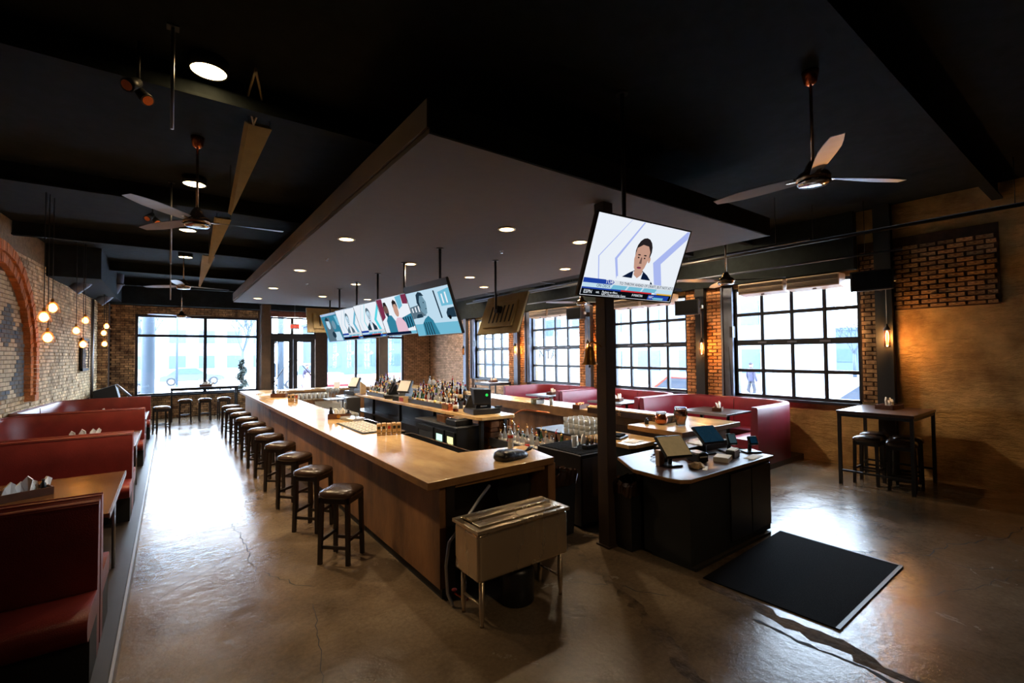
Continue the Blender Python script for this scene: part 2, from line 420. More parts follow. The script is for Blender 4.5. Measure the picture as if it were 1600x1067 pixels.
# ------------------------------------------------------------------ the room
XR, YF, ZC = 10.2, 20.5, 4.7
def wx(y): return -1.9-(20-y)*0.06        # the left wall runs slightly askew
fl = MB(); fl.box(-3.6, -4.2, -0.12, 10.5, 20.8, 0.0)
floor = S('floor', fl, 'concrete_floor')
def ribbon(pts, wdt, jit, rnd, z=0.0012):
    out = []
    P = []
    for i in range(len(pts)-1):
        a, b = Vector(pts[i]), Vector(pts[i+1]); k = max(2, int((b-a).length/0.07))
        for t in range(k): P.append(a.lerp(b, t/k)+Vector((rnd.uniform(-jit, jit), rnd.uniform(-jit, jit))))
    P.append(Vector(pts[-1])); L_, R_ = [], []
    for i, p in enumerate(P):
        d = (P[min(i+1, len(P)-1)]-P[max(0, i-1)]).normalized(); nn = Vector((-d.y, d.x)); ww = wdt*rnd.uniform(.3, 1)*(0.2 if i in (0, len(P)-1) else 1)
        L_.append((p.x+nn.x*ww, p.y+nn.y*ww, z)); R_.append((p.x-nn.x*ww, p.y-nn.y*ww, z))
    mb = MB(); m_ = len(P); mb.add(L_+R_, [(i, i+1, m_+i+1, m_+i) for i in range(m_-1)]); return mb
rc = random.Random(11)
CR = [([(0.65, 7.1), (0.72, 6.12), (0.68, 5.53), (0.72, 5.29), (0.98, 4.77), (1.1, 4.6)], .006, .022),
      ([(0.15, 3.2), (0.6, 3.0)], .003, .01), ([(1.02, 4.3), (0.92, 3.74), (0.84, 3.29), (.75, 2.8)], .004, .012),
      ([(5.2, 2.05), (5.9, 1.85), (6.4, 1.35), (6.9, 1.3), (7.6, 0.95), (8.6, .8)], .008, .03),
      ([(6.4, 1.35), (6.3, 1.05), (6.75, .6), (7.3, .1)], .006, .03), ([(5.2, 1.2), (5.9, .9), (6.4, .75)], .005, .02),
      ([(6.3, 3.2), (7.0, 2.75), (7.9, 2.3), (8.8, 1.9), (9.6, 1.2)], .006, .025), ([(7.4, 2.4), (7.7, 2.1), (8.2, 2.15)], .005, .02),
      ([(-0.1, 5.2), (0.6, 5.9), (1.2, 6.1)], .003, .012), ([(2.95, 3.35), (3.35, 2.9), (3.55, 2.5)], .006, .03)]
for pts, wd, ji in CR: mk('crack', ribbon(pts, wd, ji, rc), 'crack', floor)
# filled service trench that crosses the floor in front of the bar
mk('trench_patch', ribbon([(4.00, 2.52), (3.99, 1.98), (3.92, 1.6), (3.94, 1.34), (3.87, 1.0), (3.84, .4), (3.8, -.4)], .10, .025, rc, 0.0016), 'trench', floor)
mk('trench_patch', ribbon([(3.63, 3.85), (3.36, 3.04), (3.19, 2.54), (2.99, 2.15), (2.83, 1.84), (2.6, 1.3)], .07, .03, rc, 0.0016), 'trench', floor)
mk('trench_patch', ribbon([(3.78, 1.9), (3.76, 1.55), (3.80, 1.2), (3.74, .85)], .02, .015, rc, 0.0022), 'crack', floor)

# raised booth platforms with metal nosing
pl = MB(); pl.prism([(-0.30, 0.4), (-0.30, 15.5), (wx(15.5), 15.5), (wx(0.4), 0.4)], 0, 0.10)
plat = S('trim_1', pl, 'black_wood')
nb = MB(); nb.cbox(-0.30, 0.4, 0, -0.275, 15.5, 0.112, 0.004); mk('nosing', nb, 'alu', plat)
pr = MB(); pr.box(8.22, 4.0, 0, 10.19, 11.85, 0.10); plat2 = S('trim_2', pr, 'black_wood')

# ---- left wall with the blind arch
lw = MB(); AC, AZ, RO, RI = 11.35, 2.1, 2.07, 1.72
for y0, y1 in ((-4, 20.0),):
    lw.prism([(wx(y0), y0), (wx(y1), y1), (wx(y1)-0.3, y1), (wx(y0)-0.3, y0)], 0, ZC)
wl = S('wall_left', lw, 'mortar_white')
ud = Vector((0.06, 1, 0)).normalized(); nd = Vector((1, -0.06, 0)).normalized()
def inarch(s, z, r):
    y = s*ud.y
    return (abs(y-AC) < r and 1.42 < z <= AZ) or (z > AZ and (y-AC)**2+(z-AZ)**2 < r*r)
O0 = Vector((wx(0), 0, 0))
def mblue(s, z): return noise.noise(Vector((s*1.6, z*1.3, 3))) < -0.10-0.22*(z-1.9)
bricks(wl, O0, ud, nd, [(6.3, 20.03, 0.95, 4.2)], 'brick_white', parts=0, keep=lambda s, z: not inarch(s, z, RO+0.03))
# niche: darker recessed mural bricks (kept just inside a shadow gap)
bricks(wl, O0+nd*0.002, ud, nd, [(AC-RI, AC+RI, 0.95, AZ+RI)], 'mural_white', depth=0.010, keep=lambda s, z: inarch(s, z, RI-0.06) and not mblue(s, z))
bricks(wl, O0+nd*0.002, ud, nd, [(AC-RI, AC+RI, 0.95, AZ+RI)], 'mural_blue', depth=0.010, keep=lambda s, z: inarch(s, z, RI-0.06) and mblue(s, z))
# arch ring: rowlock bricks, two orders
k = 0
for (r0, r1, dp) in ((RI, RI+0.165, 0.10), (RI+0.175, RO, 0.14)):
    nseg = 64
    for i in range(nseg):
        a0 = PI*(i+0.06)/nseg; a1 = PI*(i+0.94)/nseg
        if a0 > 2.1: continue
        mb = MB(); pts = []
        for (rr, aa) in ((r0, a0), (r1, a0), (r1, a1), (r0, a1)):
            pts.append((AC+rr*math.cos(aa), AZ+rr*math.sin(aa)))
        vs = []
        for d in (0.0, dp+rc.uniform(-.006, .006)):
            for (y, z) in pts: vs.append(Vector((wx(y), y, z))+nd*d)
        mb.add(vs, [(7,6,5,4), (0,1,5,4), (1,2,6,5), (2,3,7,6), (3,0,4,7)]); mk('brick', mb, 'brick_arch', wl)
    z = AZ; 
    while z > 1.45:
        mb = MB(); vs = []
        for d in (0.0, dp+rc.uniform(-.006, .006)):
            for (y, zz) in ((AC+r0, z-0.068), (AC+r1, z-0.068), (AC+r1, z), (AC+r0, z)): vs.append(Vector((wx(y), y, zz))+nd*d)
        mb.add(vs, [(4,5,6,7), (0,1,5,4), (1,2,6,5), (2,3,7,6), (3,0,4,7)]); mk('brick', mb, 'brick_arch', wl); z -= 0.078
cb = MB(); y = AC+RI+0.18; cb.prism([(wx(y), y-.2), (wx(y)+.15, y-.17), (wx(y)+.15, y+.17), (wx(y), y+.2)], 1.30, 1.42); mk('corbel', cb, 'brick_arch', wl)
# conduit and framed mirror
cd_ = MB(); cd_.rod((wx(19)+.05, 19.0, 0.1), (wx(19)+.05, 19.0, 3.95), 0.035, n=10); mk('conduit', cd_, 'alu', wl)
t = T('wall_mirror', 'dark framed mirror on the white brick wall by the conduit', 'mirror', (wx(18.1)+.035, 18.1, 1.78))
f = MB()
for a, b, c_, d in ((-.62, .62, 0, .07), (-.62, .62, .87, .94), (-.62, -.55, 0, .94), (.55, .62, 0, .94)): f.box(-.02, a, c_, .03, b, d)
mk('frame', f, 'black_wood', t); g = MB(); g.box(-.02, -.55, .07, -.005, .55, .87); mk('glass', g, 'chrome', t)

# ---- far wall with the storefront
fw = MB()
def fbox(x0, x1, z0, z1): fw.box(x0, YF, z0, x1, YF+0.3, z1)
fbox(-2.6, -0.95, 0, ZC); fbox(-0.95, 2.78, 0, 0.82); fbox(-0.95, 2.78, 3.62, ZC); fbox(2.78, 3.2, 0, ZC)
fbox(3.2, 4.92, 3.75, ZC); fbox(4.92, 5.35, 0, ZC); fbox(5.35, 8.82, 3.45, ZC); fbox(8.82, 10.5, 0, ZC); fbox(5.35, 8.82, 0, 0.3)
wf = S('wall_far', fw, 'mortar_dark')
bricks(wf, (0, YF, 0), (1, 0, 0), (0, -1, 0), [(-1.62, -0.97, 0, 3.95), (-0.97, 2.78, 0, 0.80), (-0.97, 2.78, 3.66, 3.93)], 'brick_tan', parts=0, depth=0.02)
bricks(wf, (0, YF, 0), (1, 0, 0), (0, -1, 0), [(8.84, 10.2, 0.0, 4.0)], 'brick_pink', parts=0, depth=0.014)
rt = MB(); rt.box(-2.5, 20.0, 0, -1.62, YF, ZC); rw = S('wall_recess', rt, 'mortar_dark')
bricks(rw, (-2.0, 20.0, 0), (1, 0, 0), (0, -1, 0), [(-0.1, 0.37, 0, 3.95)], 'brick_tan', depth=0.012)
def frame_window(name, x0, x1, z0, z1, mull, rail, y=YF+0.10, fr=0.06, matn='frame_blue', sill=True):
    t = T(name, None, None, ((x0+x1)/2, y, z0)); t['kind'] = 'structure'; cx = (x0+x1)/2
    f = MB(); X0, X1, Z = x0-cx, x1-cx, z1-z0
    f.box(X0, -.06, 0, X0+fr, .06, Z); f.box(X1-fr, -.06, 0, X1, .06, Z); f.box(X0, -.06, 0, X1, .06, fr); f.box(X0, -.06, Z-fr, X1, .06, Z)
    mk('window_frame', f, matn, t)
    xs = [X0]+[m_-cx for m_ in mull]+[X1]; zs = [0]+[r_-z0 for r_ in rail]+[Z]
    for m_ in mull:
        q = MB(); q.box(m_-cx-.05, -.06, fr, m_-cx+.05, .06, Z-fr); mk('mullion', q, matn, t)
    for r_ in rail:
        q = MB(); q.box(X0+fr, -.05, r_-z0-.045, X1-fr, .05, r_-z0+.045); mk('transom_bar', q, matn, t)
    for i in range(len(xs)-1):
        for j in range(len(zs)-1):
            q = MB(); q.box(xs[i]+.02, -.008, zs[j]+.02, xs[i+1]-.02, .008, zs[j+1]-.02); mk('pane', q, 'window_glass', t)
    if sill:
        q = MB(); q.box(X0-.03, -.17, -.05, X1+.03, .02, .0); mk('window_sill', q, matn, t)
    return t
frame_window('window_5', -0.95, 2.78, 0.82, 3.62, [1.05], [2.91])
frame_window('window_6', 5.35, 7.62, 0.3, 3.45, [6.62], [2.95])
frame_window('window_7', 7.95, 8.82, 0.3, 3.45, [], [2.95])
q = MB(); q.box(7.62, YF-.05, 0, 7.95, YF+.2, 3.45); S('trim_3', q, 'black_steel')
# entrance: transom light, two glazed door leaves, rusty beam
frame_window('window_8', 3.2, 4.92, 3.0, 3.72, [4.02], [], sill=False, matn='black_wood')
q = MB(); q.box(3.2, YF-.05, 2.84, 4.92, YF+.15, 3.0); S('trim_4', q, 'black_wood')
q = MB(); q.box(3.1, YF-.10, 3.72, 4.95, YF-.01, 3.98)
rb = S('trim_5', q, 'rusty_steel')
for z in (3.78, 3.85, 3.92):
    q = MB()
    q.lathe([(0.0, .0), (0.018, .0), (0.016, .012), (0, .016)], n=8); q.xform(Matrix.Translation((3.17, YF-.10, z)) @ Matrix.Rotation(PI/2, 4, 'X')); mk('rivet', q, 'rusty_steel', rb)
for i, (x0, x1, hx) in enumerate(((3.22, 4.055, 1), (4.065, 4.90, -1))):
    t = T('door_%d' % (i+1), None, None, (x0, YF+.08, 0)); t['kind'] = 'structure'; W = x1-x0
    f = MB(); f.box(0, -.03, .02, .16, .03, 2.84); f.box(W-.16, -.03, .02, W, .03, 2.84); f.box(.16, -.03, .02, W-.16, .03, .35); f.box(.16, -.03, 2.72, W-.16, .03, 2.84)
    mk('door_frame', f, 'black_wood', t)
    g = MB(); g.box(.15, -.006, .34, W-.15, .006, 2.73); mk('pane', g, 'window_glass', t)
    h = MB(); z0, z1 = (1.05, 2.05) if hx > 0 else (2.05, 1.25)
    h.rod((.10, -.09, z0), (W-.10, -.09, z1), 0.018, n=8); h.rod((.10, -.09, z0), (.10, -.02, z0), .012); h.rod((W-.10, -.09, z1), (W-.10, -.02, z1), .012)
    mk('door_handle', h, 'black_steel', t)
    c = MB(); c.box(W*.3, -.10, 2.74, W*.75, -.03, 2.81) if hx > 0 else c.box(W*.25, -.10, 2.74, W*.7, -.03, 2.81); mk('door_closer', c, 'black_steel', t)
t = T('exit_sign', 'hanging exit sign with red letters over the entrance doors', 'sign', (4.02, YF-.45, 3.22))
q = MB(); q.cbox(-.17, -.02, 0, .17, .02, .22, .008); mk('sign_panel', q, 'white_plastic', t)
q = MB(); q.rod((0, 0, .22), (0, 0, ZC-3.22), .008); mk('hanging_rod', q, 'alu', t)
text('lettering', 'EXIT', .17, 'exit_red', t, (0, -.023, .05), align='CENTER')

# ---- right wall with four glazed roll-up doors
rwm = MB()
def rbox(y0, y1, z0, z1): rwm.box(XR, y0, z0, XR+0.3, y1, z1)
ZS, ZT = 1.16, 3.55
edges = [-4.2]
for y0, y1 in W_RIGHT: edges += [y0, y1]
edges.append(20.8)
for i in range(0, len(edges), 2): rbox(edges[i], edges[i+1], 0, ZC)
for y0, y1 in W_RIGHT: rbox(y0, y1, 0, ZS); rbox(y0, y1, ZT, ZC)
wr = S('wall_right', rwm, 'plaster')
q = MB(); q.box(10.02, 3.02, 3.64, XR-.001, 20.0, ZC); S('trim_13', q, 'ceiling_black')
RB = 2.42; n_ = (-1, 0, 0); u_ = (0, 1, 0); O_ = (XR, 0, 0)
# bare brick patch above the plaster, near the corner of the room
bricks(wr, O_, u_, n_, [(1.22, 2.98, 2.86, 3.95)], 'brick_tan', parts=170, near=1.6, depth=0.03)
mort = MB(); mort.box(XR-.012, 1.20, 2.84, XR, 3.0, 4.1); mort.box(XR-.012, 2.74, 1.2, XR, 3.0, 2.84)
for a, b in ((5.37, 6.56), (8.9, 10.25), (12.63, 13.97), (16.32, 20.5)): mort.box(XR-.012, a+.0, 0 if b < 20 else 0, XR, b-.0, 4.2)
mk('mortar_bed', mort, 'mortar_dark', wr)
bricks(wr, (XR-.01, 0, 0), u_, n_, [(5.64, 6.54, 1.0, 4.1)], 'brick_red', parts=130, near=6.0, depth=0.022)
bricks(wr, (XR-.01, 0, 0), u_, n_, [(9.17, 10.23, 1.0, 4.0), (12.9, 13.95, 1.0, 4.0)], 'brick_red', depth=0.02)
bricks(wr, (XR-.01, 0, 0), u_, n_, [(2.76, 2.98, 1.2, 2.84)], 'brick_tan', depth=0.018)
bricks(wr, (XR-.01, 0, 0), u_, n_, [(16.6, 20.45, 0.0, 4.0), (13.9, 16.4, 0.0, 1.12)], 'brick_pink', depth=0.014)
def roll_door(i, y0, y1):
    t = T('window_%d' % (i+1), None, None, (XR+.10, (y0+y1)/2, ZS)); t['kind'] = 'structure'; c = (y0+y1)/2; H = ZT-ZS; Wd = (y1-y0)/2
    f = MB(); f.box(-.05, -Wd, 0, .05, -Wd+.06, H); f.box(-.05, Wd-.06, 0, .05, Wd, H); f.box(-.05, -Wd, 0, .05, Wd, .06); f.box(-.05, -Wd, H-.06, .05, Wd, H)
    mk('window_frame', f, 'frame_blue', t)
    ys = [-Wd+(2*Wd)*k/4 for k in range(5)]; zs = [0, .57, 1.18, 1.80, H]
    for k in (1, 2, 3):
        q = MB(); q.box(-.04, ys[k]-.035, .06, .03, ys[k]+.035, H-.06); q.box(-.055, ys[k]-.012, .06, -.04, ys[k]+.012, H-.06); mk('mullion', q, 'frame_blue', t)
    for k in (1, 2, 3):
        h = .06 if k == 2 else .035
        q = MB(); q.box(-.045, -Wd+.06, zs[k]-h, .035, Wd-.06, zs[k]+h); mk('rail', q, 'frame_blue', t)
        if k == 2:
            for yy in ys[1:4]:
                hg = MB(); hg.box(-.065, yy-.09, zs[k]-.02, -.045, yy+.09, zs[k]+.02); mk('hinge', hg, 'grey_steel', t)
    for a in range(4):
        for b in range(4):
            q = MB(); q.box(-.006, ys[a]+.01, zs[b]+.01, .006, ys[a+1]-.01, zs[b+1]-.01); mk('pane', q, 'window_glass', t)
    q = MB(); q.box(-.16, -Wd-.02, -.05, .06, Wd+.02, 0.0); mk('window_sill', q, 'frame_blue', t)
    q = MB(); q.box(-.17, Wd+.0, -.02, -.03, Wd+.24, H+.05); q.box(-.22, Wd+.20, -.02, -.17, Wd+.24, H+.05); mk('track', q, 'grey_steel', t)
    q = MB(); q.rod((-.20, Wd+.03, .02), (-.16, Wd+.10, 1.1), .012); q.box(-.2, Wd-.02, 1.3, -.06, Wd+.05, 1.55); mk('latch', q, 'frame_blue', t)
for i, (y0, y1) in enumerate(W_RIGHT): roll_door(i, y0, y1)
# steel wall posts between the windows
for i, (y, wd) in enumerate(((2.61, .24), (6.11, .22), (9.75, .22), (13.35, .22), (16.95, .22))):
    q = MB(); q.box(XR-.16, y-wd/2, 0, XR-.015, y+wd/2, ZC); q.box(XR-.20, y-wd/2-.02, 0, XR-.015, y+wd/2+.02, .03)
    S('trim_%d' % (6+i), q, 'dull_black' if i < 2 else 'grey_steel')

# ---- wall behind the camera, ceiling and dropped ceiling
q = MB(); q.box(-3.6, -4.2, 0, 10.5, -3.9, ZC); S('wall_near', q, 'mortar_dark')
q = MB(); q.box(-3.8, -4.2, ZC, 10.5, 20.8, ZC+.2); ceil = S('ceiling', q, 'ceiling_black')
q = MB(); q.box(-2.3, 20.05, 3.95, 10.1, YF-.01, ZC); S('trim_11', q, 'ceiling_black')
q = MB(); q.box(wx(15)-.1, 14.3, 3.98, -1.3, 20.0, ZC); S('trim_12', q, 'ceiling_black')
q = MB(); q.box(1.59, 3.19, 3.85, 7.10, 16.78, 4.12); so = S('ceiling_soffit', q, 'soffit_paint')
q = MB(); q.box(1.57, 3.19, 3.90, 1.59, 16.78, 4.12); mk('side_board', q, 'soffit_side', so)
q = MB(); q.box(1.59, 3.17, 3.855, 7.10, 3.19, 4.12); q.box(7.10, 3.17, 3.855, 7.12, 16.78, 4.12); mk('fascia', q, 'ceiling_black', so)
for y in (1.2, 4.9, 8.6, 12.3, 16.0, 19.0):
    q = MB(); q.box(-2.9, y-.06, 4.44, 10.19, y+.06, 4.47); q.box(-2.9, y-.01, 4.47, 10.19, y+.01, ZC); S('ceiling_beam', q, 'ceiling_black')
# ducts and conduits by the right wall
t = T('air_duct', 'black rectangular air duct under the ceiling along the window wall', 'duct', (7.6, 10.3, 3.95))
q = MB(); q.box(-.30, -5.4, 0, .30, 8.0, .55); mk('duct_run', q, 'ceiling_black', t)
for y in (-4, -1.5, 1, 3.5, 6):
    q = MB(); q.box(-.32, y, -.02, .32, y+.04, .57); mk('joint_flange', q, 'black_steel', t)
    for hx_ in (-.25, .25): q = MB(); q.rod((hx_, y+.02, .55), (hx_, y+.02, ZC-3.95), .006); mk('hanger_rod', q, 'black_steel', t)
for i, (x, z, y0, y1, r, nm) in enumerate(((8.05, 3.9, 3.0, 13, .02, 'thin grey conduit pipe under the ceiling beside the dropped ceiling'), (9.5, 3.78, 2.2, 12, .018, 'thin conduit pipe under the ceiling above the window heaters'), (9.0, 4.05, -2, 15, .03, 'thicker black pipe under the ceiling beside the air duct'))):
    t = T('ceiling_pipe', nm, 'pipe', (x, y0, z))
    q = MB(); q.rod((0, 0, 0), (0, y1-y0, 0), r, n=8); mk('pipe_run', q, 'grey_steel' if i < 2 else 'black_steel', t)
    yy = .5
    while yy < y1-y0: q = MB(); q.rod((0, yy, 0), (0, yy, ZC-z), .005, n=5); mk('hanger_rod', q, 'black_steel', t); yy += 2.4
# black ducts standing off the left side
for i, y in enumerate((15.4, 18.4)):
    t = T('duct_elbow', ['blue-lit duct elbow above the middle pendant cluster', 'farther blue-lit duct elbow above the wall mirror'][i], 'duct', (wx(y)+.55, y, 3.86))
    q = MB(); q.tube([(-.28, 0, -.06), (-.1, 0, .12), (.06, 0, .32), (.16, 0, .55), (.18, 0, .84)], .13, n=14); mk('elbow', q, 'grey_steel', t)
    q = MB(); q.lathe([(.145, 0), (.145, .04)], (.17, 0, .5), n=14); mk('collar', q, 'black_steel', t)

# ------------------------------------------------------------------ the bar island
ZB0, ZB = 0.99, 1.06
t = T('bar_counter', 'long wooden U-shaped bar counter with a thick pale top and brown panelled front', 'counter', (1.765, 3.6, 0))
top = MB()
# one continuous top: left run, short return, rear run, right run with its return (local to 1.765, 3.6)
poly = [(0, 0), (1.49, .07), (1.63, .76), (.815, .90), (.815, 12.3), (4.62, 12.3), (4.62, 1.02), (3.80, 1.0), (3.80, .07), (5.34, .07), (5.34, 13.1), (0, 13.1)]
top.prism(poly, ZB0, ZB, 1)
top.f[1] = top.f[1]; top.m[1] = 0
mk('countertop', top, ['bar_wood', 'bar_edge'], t, bevel=0.006)
pnl = [(.14, .06, .20, 3.35), (.14, 3.36, .20, 6.6), (.14, 6.61, .20, 9.85), (.14, 9.86, .20, 13.0)]
for x0, y0, x1, y1 in pnl:
    q = MB(); q.box(x0, y0, .10, x1, y1, ZB0); mk('front_panel', q, 'bar_panel', t)
q = MB(); q.box(.17, .08, 0, .22, 13.0, .10); mk('kick_board', q, 'dull_black', t)
q = MB(); q.box(.20, .04, 0, .28, .14, ZB0); q.box(.20, .14, 0, .25, .86, ZB0); mk('end_post', q, 'black_wood', t)
q = MB(); q.box(.28, .72, 0, 1.45, .78, ZB0); mk('end_panel', q, 'black_wood', t)
q = MB(); q.box(1.43, .10, .0, 1.53, .72, ZB0); mk('end_bracket', q, 'bar_panel', t)
q = MB(); q.box(.30, .06, .955, 1.35, .10, ZB0-.003); mk('batten', q, 'bar_edge', t)
q = MB(); q.box(.70, .95, .14, .76, 12.9, ZB0); mk('inner_panel', q, 'dull_black', t)
q = MB(); q.box(.76, 12.4, 0, 5.2, 12.5, ZB0); q.box(.2, 12.95, 0, 5.2, 13.0, ZB0); mk('rear_panel', q, 'bar_panel', t)
q = MB(); q.box(4.62, 1.1, .88, 4.66, 12.3, ZB0); mk('inner_fascia', q, 'bar_edge', t)
q = MB(); q.box(4.72, 1.0, 0, 4.78, 12.4, ZB0); mk('inner_panel', q, 'bar_panel', t)
q = MB(); q.box(5.16, .2, .1, 5.22, 13.0, ZB0); q.box(3.9, .2, .1, 5.22, .26, ZB0); mk('front_panel', q, 'bar_panel', t)

# starred ledge box standing on the right run
t = T('ledge_box', 'dark wooden ledge box with a carved star on the right bar run', 'box', (6.12, 4.28, ZB))
q = MB(); q.cbox(0, 0, 0, .26, 1.7, .10, .006); mk('body', q, 'dark_wood', t)
q = MB(); q.box(-.012, -.012, .10, .27, 1.71, .118); mk('lid', q, 'bar_wood', t)
for yy in (.25, .95):
    q = MB()
    for k in range(5):
        a0 = PI/2+k*4*PI/5; a1 = a0+4*PI/5
        q.bar((-.004, yy+.045*math.cos(a0), .05+.045*math.sin(a0)), (-.004, yy+.045*math.cos(a1), .05+.045*math.sin(a1)), .006, .006)
    mk('star', q, 'bar_edge', t)
# front star, facing the camera side
q = MB()
for k in range(5):
    a0 = PI/2+k*4*PI/5; a1 = a0+4*PI/5
    q.bar((.13+.045*math.cos(a0), -.004, .05+.045*math.sin(a0)), (.13+.045*math.cos(a1), -.004, .05+.045*math.sin(a1)), .006, .006)
mk('star', q, 'bar_edge', t)

# lower server counter on the right
t = T('server_counter', 'low wooden server counter tucked inside the right bar return', 'counter', (4.86, 3.95, 0))
q = MB(); q.prism([(0, 0.05), (.08, 0), (.70, 0), (.70, .9), (0, .9)], .88, .93); mk('worktop', q, 'bar_wood', t)
q = MB(); q.box(.04, .05, 0, .68, .88, .88); mk('cabinet_body', q, 'dull_black', t)

# back bar in the middle of the island
t = T('back_bar', 'narrow wooden back bar down the middle of the island carrying the bottles', 'counter', (4.10, 6.45, 0))
q = MB(); q.prism([(0, .10), (.05, 0), (.66, -.05), (.74, .02), (.74, 6.9), (0, 6.9)], 1.045, 1.10); mk('worktop', q, 'bar_wood', t, bevel=.006)
for y in (.15, 1.9, 3.6, 5.3, 6.7):
    q = MB(); q.box(.12, y, 0, .18, y+.06, 1.045); q.box(.60, y, 0, .66, y+.06, 1.045); mk('leg', q, 'black_steel', t)
q = MB(); q.box(.10, .25, .60, .66, 6.8, .63); q.box(.40, 1.2, 0, .43, 6.8, 1.04); mk('shelf', q, 'black_wood', t)
# rough stone pier under its near end
st = T('stone_pier', 'rough orange stone pier under the near end of the back bar', 'pier', (4.42, 6.62, 0))
rs = random.Random(5); z = 0.0
while z < 1.0:
    h = rs.uniform(.07, .13); h = min(h, 1.045-z); y = 0; x = 0
    xx = 0
    while xx < .44:
        wd = min(rs.uniform(.14, .26), .46-xx)
        q = MB(); q.cbox(xx+.004, rs.uniform(-.015, .01), z+.004, xx+wd-.004, .4, z+h-.004, .014); mk('stone', q, 'stone', st); xx += wd
    z += h

# bottle cooler with two lit doors
t = T('bottle_cooler', 'black under-counter bottle cooler with two green-lit glass doors', 'cooler', (3.80, 6.70, 0))
q = MB(); q.box(.03, 0, .06, .52, 1.6, .90); mk('body', q, 'plastic_black', t)
q = MB(); q.cbox(0, -.01, .90, .53, 1.62, .935, .008); mk('lid', q, 'black_steel', t)
q = MB(); q.box(.06, .03, 0, .50, 1.57, .06); mk('plinth', q, 'dull_black', t)
for k, (y0, y1, mm) in enumerate(((.06, .38, 'fridge_light_warm'), (.44, .78, 'fridge_light'), (.84, 1.5, None))):
    d = MB(); d.box(0, y0, .10, .03, y0+.05, .84); d.box(0, y1-.05, .10, .03, y1, .84); d.box(0, y0+.05, .10, .03, y1-.05, .16); d.box(0, y0+.05, .76, .03, y1-.05, .84)
    dd = mk('door', d, 'plastic_black', t)
    g = MB(); g.box(.010, y0+.05, .16, .016, y1-.05, .76); mk('pane', g, (mm or 'dull_black'), dd)
    if mm:
        b = MB()
        for j in range(4):
            yy = y0+.08+j*.055
            b.lathe([(.018, 0), (.018, .11), (.007, .15), (.007, .19)], (.004, yy, .22), n=8); b.lathe([(.018, 0), (.018, .11), (.007, .15), (.007, .19)], (.004, yy, .46), n=8)
        bb = mk('bottle_row', b, 'bottle_green', dd); bb['kind'] = 'stuff'
for k in range(3):
    q = MB(); q.box(.12+k*.0, -.013, .30+k*.09, .40, -.002, .31+k*.09); mk('vent_slat', q, 'black_steel', t)
# black tub and tools on the cooler
t = T('condiment_tray', 'steel-lidded black condiment tray on top of the bottle cooler', 'tray', (3.86, 6.82, .935))
q = MB(); q.cbox(0, 0, 0, .34, .36, .10, .012); mk('tray', q, 'plastic_black', t)
for k in range(3):
    q = MB(); q.cbox(.02, .02+k*.112, .10, .32, .122+k*.112, .125, .008); mk('lid', q, 'chrome', t)
t = T('wooden_crate', 'small orange-brown wooden crate on the bottle cooler behind the tray', 'crate', (3.92, 7.32, .935))
q = MB(); q.box(0, 0, 0, .3, .02, .12); q.box(0, .28, 0, .3, .3, .12); q.box(0, .02, 0, .02, .28, .12); q.box(.28, .02, 0, .3, .28, .12); q.box(.02, .02, 0, .28, .28, .015); mk('box_body', q, 'table_wood', t)

# open black ice wells along the inside of the left run
for i, (y0, y1) in enumerate(((5.3, 7.2), (7.45, 9.3), (9.5, 11.2))):
    t = T('ice_well', ['long open black ice well nearest the bar corner', 'middle open black ice well behind the left bar run', 'far open steel ice well behind the left bar run'][i], 'sink', (2.62, y0, 0)); W, D = .62, y1-y0
    q = MB(); q.box(0, 0, .45, W, .03, .84); q.box(0, D-.03, .45, W, D, .84); q.box(0, .03, .45, .03, D-.03, .84); q.box(W-.03, .03, .45, W, D-.03, .84); q.box(.03, .03, .45, W-.03, D-.03, .48); mk('basin', q, 'plastic_black' if i < 2 else 'stainless', t)
    q = MB(); q.box(-.01, -.01, .84, W+.01, .03, .855); q.box(-.01, D-.03, .84, W+.01, D+.01, .855); q.box(-.01, .03, .84, .03, D-.03, .855); q.box(W-.03, .03, .84, W+.01, D-.03, .855); mk('rim', q, 'brushed', t)
    for a in (.04, W-.07):
        for b in (.05, D-.08):
            q = MB(); q.box(a, b, 0, a+.03, b+.03, .45); mk('leg', q, 'stainless', t)
# steel tower cabinet near the far end
t = T('steel_cabinet', 'stainless steel box cabinet at the far end of the back bar', 'cabinet', (3.72, 12.3, 0))
q = MB(); q.cbox(0, 0, 0, .36, 1.0, 1.04, .01); mk('body', q, 'alu', t)
q = MB(); q.box(-.012, .06, .1, 0, .94, .92); mk('door', q, 'stainless', t)

# dark prep cabinet with rubber mat, right of the bar return
t = T('prep_cabinet', 'dark cabinet with a ribbed rubber mat top beside the black post', 'cabinet', (4.03, 4.06, 0))
q = MB(); q.box(0, 0, .04, .62, .82, .885); mk('cabinet_body', q, 'black_wood', t)
q = MB(); q.cbox(-.01, -.01, .885, .63, .83, .90, .006); mk('top', q, 'black_steel', t)
q = MB(); q.box(.02, .02, .90, .60, .80, .908)
for k in range(12): q.box(.03, .04+k*.063, .908, .59, .06+k*.063, .912)
mk('rubber_mat', q, 'rubber', t)
q = MB(); q.box(.02, -.012, .08, .60, 0, .85); mk('door', q, 'post_brown', t)

